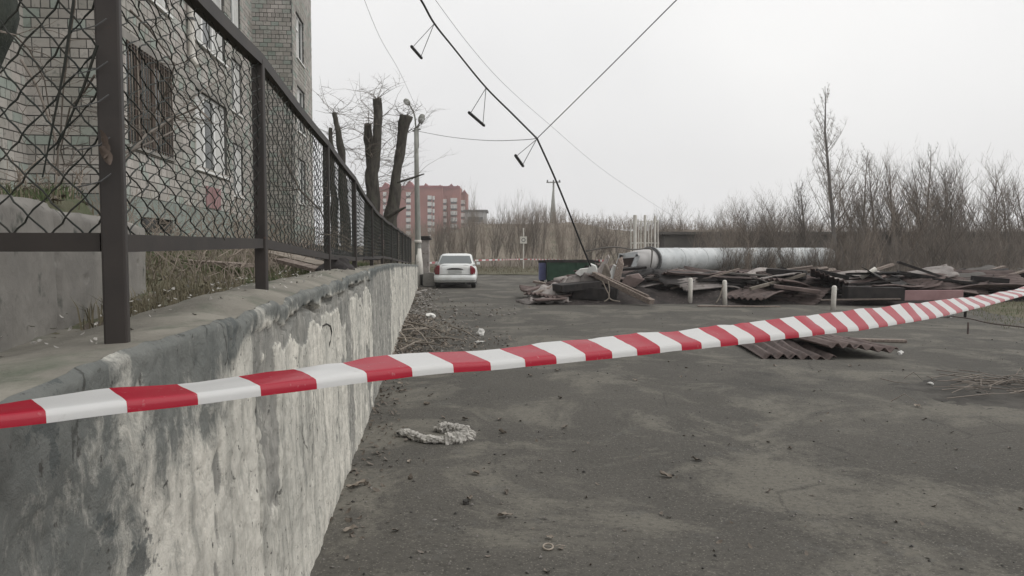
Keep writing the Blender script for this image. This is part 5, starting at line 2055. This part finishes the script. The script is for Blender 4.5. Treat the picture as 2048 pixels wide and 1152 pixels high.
def grit(name, pts, smin, smax, mat, label, seed):
    r2 = random.Random(seed)
    g = MB()
    for (x, y, z) in pts:
        s = lerp(smin, smax, r2.random() ** 3)
        q = Matrix.Rotation(r2.uniform(0, 6.28), 3, 'Z') @ Matrix.Rotation(r2.uniform(-0.5, 0.5), 3, 'X')
        vs = [Vector((r2.uniform(0.6, 1.2) * a, r2.uniform(0.5, 1.0) * b, r2.uniform(0.4, 0.8) * c2)) * s for a, b, c2 in ((1, 0, 0), (-1, 0, 0), (0, 1, 0), (0, -1, 0), (0, 0, 1), (0, 0, -0.4))]
        g.add([Vector((x, y, z + s * 0.2)) + q @ v_ for v_ in vs], [(0, 2, 4), (2, 1, 4), (1, 3, 4), (3, 0, 4), (2, 0, 5), (1, 2, 5), (3, 1, 5), (0, 3, 5)])
    return g.build(name, mat, kind='stuff', label=label)


grit('gravel', yard_points(1700, 3), 0.003, 0.017, MAT['stone'], 'pale grit and crumbs strewn over the asphalt', 4)
grit('gravel', yard_points(650, 13), 0.003, 0.017, MAT['darkstone'], 'dark grit and crumbs strewn over the asphalt', 5)
leaf_litter('fallen_leaves', yard_points(260, 23, 3.2, 24), 0.020, 'scattered leaf scraps over the asphalt', 8)
ft = []
for _ in range(900):
    y = lerp(15.5, 29.5, rng.random())
    ft.append((wall_x(y) + 0.06 + abs(rng.gauss(0, 0.40)), y, 0.01))
for k_ in range(160):
    ft.append((rng.gauss(-1.2, 0.7), rng.gauss(18.5, 1.2), 0.01))
grit('rubble', ft[::2], 0.012, 0.075, MAT['stone'], 'broken crumbs along the far foot of the wall', 44)
leaf_litter('fallen_leaves', ft[1::2], 0.04, 'leaf scraps along the far foot of the wall', 45)
wl = []
for _ in range(1700):
    y = lerp(10.8, 17.5, rng.random())
    wmax = interp([(10.8, 0.5), (12, 1.6), (13, 1.9), (15, 1.2), (17.5, 0.5)], y)
    x = wall_x(y) + 0.05 + wmax * abs(rng.gauss(0, 0.45))
    wl.append((x, y, 0.06 * math.exp(-((x - wall_x(y)) / (wmax * 0.6 + 0.05)) ** 2) * rng.random()))
grit('rubble', wl[::4], 0.01, 0.05, MAT['stone'], 'broken plaster crumbs in the heap at the wall foot', 15)
leaf_litter('leaf_pile', wl, 0.032, 'heap of brown leaves and rubbish at the foot of the wall', 12)
leaf_litter('fallen_leaves', [(wall_x(y) + 0.04 + abs(rng.gauss(0, 0.16)), y, 0.005) for y in [4 + 26 * rng.random() for _ in range(700)]], 0.026, 'leaf litter gathered along the foot of the wall', 13)
# sticks in that heap
sp_ = [((785, 655), (910, 680)), ((800, 672), (880, 668)), ((820, 660), (870, 715)), ((800, 715), (850, 688)), ((790, 690), (860, 694)), ((840, 655), (900, 700)), ((795, 664), (832, 660)), ((860, 690), (930, 690)),
       ((812, 700), (900, 704)), ((830, 676), (870, 660)), ((900, 664), (960, 690)), ((785, 678), (815, 700))]
for i, (a, b) in enumerate(sp_):
    g = MB()
    A_, B_ = gp(*a, 0.11), gp(*b, 0.07)
    xm = max(wall_x(A_.y), wall_x(B_.y)) + 0.08
    A_.x, B_.x = max(A_.x, wall_x(A_.y) + 0.06), max(B_.x, wall_x(B_.y) + 0.06)
    limb(g, [A_, A_.lerp(B_, 0.5) + Vector((0.02, 0, 0.03)), B_], [0.015, 0.013, 0.008], 6, 0.05, i)
    g.build('dry_stick', MAT['stick'], smooth=True, label='pale dry stick lying in the leaf heap by the wall', cat='stick', group='sticks in the leaf heap')
# twig pile on dark soil at the right
g = MB()
tc = gp(2010, 785)
g.grid(lambda u, w: (lambda x, y: (x, y, -0.015 + 0.10 * math.exp(-(((x - tc.x - 0.4) / 1.0) ** 2 + ((y - tc.y) / 0.75) ** 2)) * (1 + 0.5 * nz(x * 3, y * 3)) + 0.012 * nz(x * 9, y * 9)))(lerp(tc.x - 1.2, tc.x + 2.4, u), lerp(tc.y - 1.3, tc.y + 1.4, w)), 60, 44)
MAT['soil'] = pm('dark_soil', (0.045, 0.042, 0.037), (0.085, 0.079, 0.07), 3, 0.95, 0.6, 0.02, world_pos=True)
g.build('soil_heap', MAT['soil'], smooth=True, kind='stuff', label='low heap of dark soil at the right of the yard')
g = MB()
r3 = random.Random(8)
for _ in range(150):
    x, y = tc.x + 0.5 + r3.gauss(0, 0.6), tc.y + r3.gauss(0, 0.32)
    a = r3.gauss(0, 0.5)
    L = r3.uniform(0.1, 0.5)
    g.tube([(x - L * math.cos(a), y - L * math.sin(a), 0.03 + r3.random() * 0.08), (x, y, 0.05 + r3.random() * 0.09), (x + L * math.cos(a), y + L * math.sin(a), 0.03 + r3.random() * 0.06)], [0.006, 0.005, 0.002], 3)
g.build('twig_pile', MAT['twig'], kind='stuff', label='thin broken twigs on the dark soil heap')
# low rusty rail along the grass patch
LR = empty('low_rail', gp(1935, 662), label='low rusty pipe rail along the edge of the grass patch', cat='rail')
g = MB()
ra = [gp(1898, 652, 0.20), gp(1938, 660, 0.22), gp(1985, 668, 0.20), gp(2080, 676, 0.16)]
g.tube(smooth_path(ra, 4), 0.012, 6)
par(g.build('rail', MAT['rust_sheet'], smooth=True), LR)
for p in (gp(1937, 668),):
    g = MB()
    g.tube([p + Vector((0, 0.02, -0.05)), p + Vector((0, 0.02, 0.22))], 0.018, 6)
    par(g.build('post', MAT['rust_sheet']), LR)
g = MB()
p = gp(1930, 636)
g.tube([p, p + Vector((0, 0, 0.2))], 0.03, 7)
g.build('stump_post', MAT['char'], label='short dark iron stump at the edge of the grass patch', cat='post')
vg = random.Random(31)
vp = []
for _ in range(5200):
    u, w = vg.random() ** 1.4 * 0.45, vg.random()
    vp.append(verge_pt(u, w))
blades('grass', MAT['grass_green'], vp[:2400], 0.03, 0.12, 0.012, 'thin green grass on the patch at the right edge', 4)
blades('dry_grass', MAT['grass_dry'], vp[2400:], 0.03, 0.16, 0.010, 'dry grass on the patch at the right edge', 6)
vf = []
for _ in range(9000):
    x = lerp(-12, 30, vg.random())
    vf.append((x, lerp(44.5, 58, vg.random()), 0.06))
blades('dry_grass', MAT['grass_dry'], vf, 0.06, 0.30, 0.03, 'dry tussocky grass along the far verge', 7)


# ------------------------------------------------------------------ thicket, bushes and birch
def shrub_mesh(seed, H, nst, spread, r, mat, gen=2):
    """vase-shaped leafless shrub, one unit high"""
    g = MB()
    r2 = random.Random(seed)
    for k in range(nst):
        a = r2.uniform(0, 6.28)
        d0 = abs(r2.gauss(0, spread))
        p = Vector((r2.gauss(0, 0.05), r2.gauss(0, 0.05), -0.02))
        d = Vector((math.cos(a) * d0, math.sin(a) * d0, 1)).normalized()
        h = H * r2.uniform(0.6, 1.0)
        ns_ = 8
        pts = [p]
        for s in range(ns_):
            d = (d + Vector((r2.gauss(0, 0.13), r2.gauss(0, 0.13), 0.10))).normalized()
            pts.append(pts[-1] + d * (h / ns_))
        rk = r * r2.uniform(0.5, 1.25)
        rs = [rk * (1 - 0.88 * s / ns_) for s in range(ns_ + 1)]
        g.tube(pts, rs, 4, cap=False)
        for s in range(2, ns_):
            for q in range(3):
                a2 = r2.uniform(0, 6.28)
                dd = (d * 0.6 + Vector((math.cos(a2), math.sin(a2), 0.25)) * r2.uniform(0.35, 0.8)).normalized()
                L = h * r2.uniform(0.12, 0.40) * (1.2 - 0.08 * s)
                b = [pts[s]]
                for z in range(4):
                    dd = (dd + Vector((r2.gauss(0, 0.16), r2.gauss(0, 0.16), 0.17))).normalized()
                    b.append(b[-1] + dd * (L / 4))
                q_ = max(rs[s] * 0.6, rk * 0.16)
                g.tube(b, [q_, q_ * 0.75, q_ * 0.55, q_ * 0.4, q_ * 0.2], 3, cap=False)
                for t in (1, 2, 3, 4):
                    for _ in range(r2.randint(1, 3)):
                        a3 = r2.uniform(0, 6.28)
                        d3 = (dd + Vector((math.cos(a3), math.sin(a3), 0.3)) * 0.8).normalized()
                        g.tube([b[t], b[t] + d3 * L * 0.22, b[t] + d3 * L * 0.38 + Vector((0, 0, L * 0.08))], [q_ * 0.42, q_ * 0.32, q_ * 0.16], 3, cap=False)
    zm = max(p[2] for p in g.v)
    g.v = [(x / zm, y / zm, z / zm) for x, y, z in g.v]
    return g.mesh('bare_shrub', mat)


SM = [shrub_mesh(100 + s, 1.0, 4 + s % 4, 0.26 + 0.05 * (s % 3), 0.0078, MAT['twig_brown' if s % 3 == 0 else 'twig']) for s in range(9)]
sr = random.Random(55)
tops = [(1395, 415), (1425, 408), (1455, 400), (1485, 388), (1510, 386), (1535, 384), (1560, 388), (1590, 372), (1612, 350), (1690, 300), (1740, 305), (1780, 330), (1815, 300), (1845, 285), (1880, 300), (1915, 305), (1950, 315), (1985, 320), (2015, 300), (2045, 315), (2075, 310),
        (1712, 335), (1860, 320), (1935, 330), (1440, 412), (1470, 396), (1497, 392), (1523, 396), (1575, 392), (1330, 408), (1350, 396), (1300, 412), (1240, 425), (1210, 420), (1185, 428)]
ORD = ['first', 'second', 'third', 'fourth', 'fifth', 'sixth', 'seventh', 'eighth', 'ninth', 'tenth', 'eleventh', 'twelfth', 'thirteenth', 'fourteenth', 'fifteenth', 'sixteenth', 'seventeenth', 'eighteenth', 'nineteenth', 'twentieth', 'twenty-first', 'twenty-second', 'twenty-third', 'twenty-fourth', 'twenty-fifth', 'twenty-sixth', 'twenty-seventh', 'twenty-eighth', 'twenty-ninth', 'thirtieth']
xr = sorted(x for x, _ in tops if x > 1650)
xl_ = sorted((x for x, _ in tops if 1380 < x < 1650), reverse=True)
xf = sorted(x for x, _ in tops if x < 1380)


def shrub_label(x):
    if x > 1650:
        return ORD[xr.index(x)] + ' tall bare shrub to the right of the birch'
    if x > 1380:
        return ORD[xl_.index(x)] + ' tall bare shrub to the left of the birch'
    return ORD[xf.index(x)] + ' bare shrub from the left behind the pipe end'


for i, (x, yt) in enumerate(tops):
    Yb = sr.uniform(43, 52) if x > 1380 else sr.uniform(54, 60)
    b0, t0_ = at(x, 545, Yb), at(x, yt, Yb)
    zb = 0.05
    link_mesh('bare_shrub', SM[i % 9], None, (b0.x, Yb, zb), (0, 0, sr.uniform(0, 6.28)), (t0_.z - zb) * 1.08,
              label=shrub_label(x), cat='shrub', group='bare shrubs right of the pipe' if x > 1380 else 'bare shrubs at the foot of the hill')
# lower shrubs in front
LOWX = [lerp(1425, 2090, (i + sr.random()) / 40) for i in range(40)]
n_pipe = sum(1 for x in LOWX if x < 1690)
for i, x in enumerate(LOWX):
    Yb = sr.uniform(32, 41) if x > 1700 else sr.uniform(29.5, 31) + max(0, (x - 1400) * 0.018)
    b0 = at(x, 545, Yb)
    link_mesh('bare_shrub', SM[(i * 5) % 9], None, (b0.x, Yb, 0.02), (0, 0, sr.uniform(0, 6.28)), sr.uniform(1.7, 3.0) if x < 1700 else sr.uniform(2.2, 3.6),
              label=ORD[i] + ' low bare shrub from the left in front of the silvery pipe' if x < 1690 else ORD[i - n_pipe] + ' low bare shrub right of the birch in the front row', cat='shrub', group='low shrubs before the pipe' if x < 1690 else 'low shrubs right of the birch')
# left part: thin saplings before the hill, bush left of the sign
SAP = ((885, 400, 47), (900, 380, 50), (915, 395, 47), (870, 430, 45), (945, 395, 54), (955, 360, 58), (985, 390, 58), (1040, 385, 60), (1052, 372, 60), (1068, 380, 60), (1085, 400, 60), (1125, 405, 60), (1150, 420, 60), (1018, 410, 57), (970, 420, 54), (930, 415, 50))
sl = sorted((q[0] for q in SAP if q[0] < 1047), reverse=True)
sr_ = sorted(q[0] for q in SAP if q[0] > 1047)
for i, (x, yt, Yb) in enumerate(SAP):
    b0, t0_ = at(x, 545, Yb), at(x, yt, Yb)
    link_mesh('bare_shrub', SM[(i * 7 + 1) % 9], None, (b0.x, Yb, 0.0), (0, 0, sr.uniform(0, 6.28)), (0.6 * t0_.z, 0.6 * t0_.z, t0_.z * 1.05),
              label=(ORD[sl.index(x)] + ' slender bare sapling left of the small white sign') if x < 1047 else (ORD[sr_.index(x)] + ' slender bare sapling right of the small white sign'), cat='sapling', group='slender saplings before the hillside')

# fine twiggy mass on the hillside
g = MB()
r4 = random.Random(91)


def hz(x, y):
    w = (y - 58) / 72.0
    return interp(HX, x) * sstep(0, 0.26, w) * (1 - 0.6 * sstep(0.4, 1, w)) if w > 0 else 0.0


for i_ in range(9000):
    y = r4.uniform(54, 80) if i_ < 5000 else r4.uniform(68, 82)
    x = lerp(-0.16, 0.72, r4.random()) * y
    z = hz(x, y) - 0.05
    h = r4.uniform(0.5, 2.2) * (0.75 + 0.9 * max(-0.5, nz(x * 0.16, 5) + 0.6 * nz(x * 0.6, y * 0.3)))
    d = Vector((r4.gauss(0, 0.30), r4.gauss(0, 0.30), 1)).normalized()
    b = Vector((x, y, z))
    m1 = b + d * h * 0.5
    t1 = b + d * h + Vector((r4.gauss(0, 0.1), 0, 0))
    rad = r4.uniform(0.008, 0.020)
    g.tube([b, m1, t1], [rad, rad * 0.75, rad * 0.3], 3, cap=False)
    for q in range(4):
        s = b + d * h * r4.uniform(0.3, 0.85)
        e = s + Vector((r4.gauss(0, 0.28), r4.gauss(0, 0.28), r4.uniform(0.3, 0.7))) * h * 0.34
        g.tube([s, e], [rad * 0.5, rad * 0.2], 3, cap=False)
g.build('undergrowth', MAT['twig_brown'], kind='stuff', label='dense brown bare undergrowth on the hillside')
g = MB()
for _ in range(2400):
    y = r4.uniform(33, 50)
    x = lerp(0.36 if y < 40 else 0.24, 0.74, r4.random()) * y
    if y < 41.5 and x < 16.5:
        continue
    h = r4.uniform(0.3, 1.3)
    d = Vector((r4.gauss(0, 0.22), r4.gauss(0, 0.22), 1)).normalized()
    b = Vector((x, y, -0.02))
    rad = r4.uniform(0.007, 0.014)
    g.tube([b, b + d * h * 0.5, b + d * h], [rad, rad * 0.75, rad * 0.3], 3, cap=False)
    for q in range(4):
        s = b + d * h * r4.uniform(0.25, 0.85)
        e = s + Vector((r4.gauss(0, 0.3), r4.gauss(0, 0.3), r4.uniform(0.2, 0.6))) * h * 0.36
        g.tube([s, e], [rad * 0.5, rad * 0.2], 3, cap=False)
g.build('undergrowth', MAT['twig'], kind='stuff', label='tangle of low bare undergrowth behind the rubble heap')

# birch
BY = 45.0
BI = empty('birch_tree', at(1668, 545, BY), label='tall slender bare birch rising above the thicket', cat='tree')
g = MB()
limb(g, [at(1672, 548, BY), at(1668, 470, BY), at(1662, 400, BY), at(1656, 330, BY), at(1650, 260, BY), at(1651, 215, BY), at(1650, 172, BY)], [0.13, 0.115, 0.10, 0.08, 0.055, 0.035, 0.012], 8, 0.05, 4)
limb(g, [at(1662, 420, BY), at(1657, 350, BY), at(1652, 290, BY), at(1648, 240, BY)], [0.06, 0.05, 0.035, 0.015], 6, 0.05, 9)
par(g.build('trunk', MAT['birch'], smooth=True), BI)
g = MB()
r5 = random.Random(3)
for k in range(64):
    t = r5.random()
    y = lerp(480, 190, t)
    x = interp([(190, 1650), (260, 1650), (330, 1656), (400, 1662), (470, 1668)], y)
    s = -1 if r5.random() < 0.55 else 1
    L = lerp(3.3, 0.6, t ** 0.8) * r5.uniform(0.5, 1.1)
    o_ = at(x, y, BY)
    d = Vector((s * r5.uniform(0.3, 0.8), r5.gauss(0, 0.4), 1)).normalized()
    pts = [o_, o_ + d * L * 0.4, o_ + d * L * 0.75 + Vector((0, 0, 0.1 * L)), o_ + d * L + Vector((0, 0, 0.22 * L))]
    g.tube(pts, [0.026 * (1 - 0.5 * t), 0.02 * (1 - 0.5 * t), 0.013, 0.005], 3, cap=False)
    for q in pts[1:]:
        twigs(g, q, 3, L * 0.4, 0.5, 0.008, 1.0, 1, r5.randint(0, 9999))
par(g.build('crown', MAT['twig']), BI)

# slender companions of the birch
for (xb, xt, yt, Yc, lab) in ((1722, 1735, 300, 44, 'slender dark tree just right of the birch'), (1752, 1738, 318, 46, 'thin leaning tree second to the right of the birch'), (1620, 1598, 375, 46, 'crooked young tree just left of the birch'),
                              (1790, 1778, 330, 43.5, 'forked young tree third to the right of the birch'), (1850, 1862, 290, 44, 'tall many-branched young tree in the middle of the right thicket')):
    root = empty('young_tree', at(xb, 548, Yc), label=lab, cat='tree', group='young trees round the birch')
    g = MB()
    P = [at(lerp(xb, xt, t) + 5 * nz(t * 3, xb), lerp(548, yt, t), Yc) for t in (0, 0.2, 0.4, 0.6, 0.8, 1.0)]
    limb(g, P, [0.085, 0.075, 0.06, 0.045, 0.028, 0.008], 6, 0.05, xb)
    par(g.build('trunk', MAT['twig'], smooth=True), root)
    g = MB()
    r6 = random.Random(xb)
    for k in range(34):
        t = r6.uniform(0.25, 0.98)
        q = P[0].lerp(P[-1], t) + Vector((5 * nz(t * 3, xb) * Yc / F_PX, 0, 0))
        L = lerp(2.4, 0.5, t) * r6.uniform(0.5, 1.0)
        d = Vector((r6.choice((-1, 1)) * r6.uniform(0.3, 0.9), r6.gauss(0, 0.5), 1)).normalized()
        pts = [q, q + d * L * 0.4, q + d * L * 0.75 + Vector((0, 0, 0.12 * L)), q + d * L + Vector((0, 0, 0.28 * L))]
        g.tube(pts, [0.022 * (1.2 - t), 0.017 * (1.2 - t), 0.011, 0.004], 3, cap=False)
        for p in pts[1:]:
            twigs(g, p, 2, L * 0.4, 0.6, 0.007, 1.0, 1, r6.randint(0, 9999))
    par(g.build('crown', MAT['twig']), root)

# long dark shed behind the bushes, with a lower brick one
SHD = empty('long_shed', (19, 56, 0), label='long low dark shed half hidden behind the thicket', cat='building')
a_, b_ = at(1330, 495, 55), at(1760, 495, 55)
g = MB()
g.bx(a_.x, b_.x + 14, 55, 57, 0, 2.55)
par(g.build('wall', MAT['shed']), SHD)
g = MB()
g.bx(a_.x - 0.3, b_.x + 14.3, 54.7, 57.3, 2.55, 2.75)
par(g.build('roof', MAT['shed']), SHD)
# ------------------------------------------------------------------ distance: red block, pale building, utility pole
RB = empty('red_apartment_block', at(850, 495, 300), label='red brick high-rise with gabled parapet far beyond the lopped trees', cat='building')
YR = 300.0


def rbox(g, xa, xb, yt, yb=None, dy=0.0, depth=14, mi=0):
    p, q = at(xa, 495 if yb is None else yb, YR + dy), at(xb, yt, YR + dy)
    g.bx(p.x, q.x, YR + dy, YR + dy + depth, 0 if yb is None else p.z, q.z, mi)


g = MB()
rbox(g, 752, 800, 377, dy=4)
rbox(g, 800, 885, 373, dy=0)
rbox(g, 885, 920, 374, dy=3)
rbox(g, 920, 933, 385, dy=9)
par(g.build('wall', MAT['redbrick']), RB)
for (xa, xb, ye, yp, dy) in ((761, 780, 377, 364, 3.5), (808, 829, 374, 361, -0.5), (846, 856, 374, 366, -0.5), (876, 884, 374, 369, -0.5), (886, 912, 374, 371, 2.5), (898, 907, 372, 367, 2.3), (911, 919, 374, 370, 2.5), (924, 933, 386, 379, 8.5)):
    g = MB()
    p, q, r_ = at(xa, ye, YR + dy), at(xb, ye, YR + dy), at((xa + xb) / 2, yp, YR + dy)
    s_ = Vector((0, 9, 0))
    g.add([p, q, r_, p + s_, q + s_, r_ + s_], [(0, 1, 2), (5, 4, 3), (0, 2, 5, 3), (1, 4, 5, 2), (0, 3, 4, 1)])
    par(g.build('gable', MAT['redroof']), RB)
g = MB()
for (xa, xb, ya, yb, dy) in ((752, 800, 374, 379, 3.6), (800, 885, 371, 376, -0.4), (885, 920, 372, 377, 2.6)):
    rbox(g, xa, xb, ya, yb, dy, 0.39)
par(g.build('cornice', MAT['redroof']), RB)
for (xa, xb, ys_, dy) in ((766, 772, range(384, 470, 13), 4), (812, 821, range(384, 470, 13), 0), (855, 863, range(391, 470, 13), 0), (865, 869, range(392, 470, 13), 0), (884, 893, range(398, 470, 13), 3), (901, 914, range(396, 470, 13), 3), (921, 930, range(400, 470, 13), 9)):
    for y in ys_:
        g = MB()
        rbox(g, xa, xb, y, y + 7.5, dy - 0.8, 0.8)
        bal = g.build('balcony', MAT['loggia'])
        par(bal, RB)
        g = MB()
        rbox(g, xa + 0.8, xb - 0.8, y + 7.5, y + 11.5, dy - 0.05, 0.04)
        par(g.build('window', MAT['glass']), RB)
g = MB()
PBX = empty('pale_building', at(945, 495, 240), label='pale grey flat-roofed building beyond the hill', cat='building')
p, q = at(930, 495, 240), at(972, 424, 240)
g.bx(p.x, q.x, 240, 250, 0, q.z)
par(g.build('wall', MAT['greypanel']), PBX)
g = MB()
g.bx(p.x - 0.5, q.x + 0.5, 239.5, 250.5, q.z, q.z + 0.7)
par(g.build('roof', MAT['shed']), PBX)
for k in range(4):
    g = MB()
    xw = lerp(p.x + 1, q.x - 1, (k + 0.5) / 4)
    g.bx(xw - 0.6, xw + 0.6, 239.95, 240.0, q.z - 3.2, q.z - 1.6)
    par(g.build('window', MAT['glass']), PBX)

UY = 110.0
UP = empty('utility_pole', at(1104, 470, UY), label='braced concrete utility pole with a crossarm above the hill', cat='utility pole')
g = MB()
g.tube([at(1107, 500, UY), at(1107, 364, UY)], [0.22, 0.13], 8)
par(g.build('pole', MAT['lampgrey'], smooth=True), UP)
for xb in (1097, 1114):
    g = MB()
    g.tube([at(xb, 500, UY), at(1106.5, 382, UY)], [0.24, 0.14], 8)
    par(g.build('brace', MAT['lampgrey'], smooth=True), UP)
g = MB()
g.bar(at(1093, 365, UY - 0.2), at(1121, 364, UY - 0.2), 0.16, 0.16)
par(g.build('crossarm', MAT['lampgrey']), UP)
for x in (1095, 1107, 1119):
    g = MB()
    g.tube([at(x, 365, UY - 0.2), at(x, 360, UY - 0.2)], 0.10, 6)
    par(g.build('insulator', MAT['thinwire']), UP)

# ------------------------------------------------------------------ haze
g = MB()
g.bx(-160, 200, -25, 345, -1.0, 42)
m, nt, bs, out = new_mat('haze_air')
nt.nodes.remove(bs)
vol = nt.nodes.new("ShaderNodeVolumePrincipled")
vol.inputs["Color"].default_value = (0.95, 0.94, 0.94, 1)
vol.inputs["Density"].default_value = 0.0009
vol.inputs["Anisotropy"].default_value = 0.0
nt.links.new(vol.outputs[0], out.inputs["Volume"])
g.build('haze', m, kind='stuff', label='thin pale haze over the whole yard')
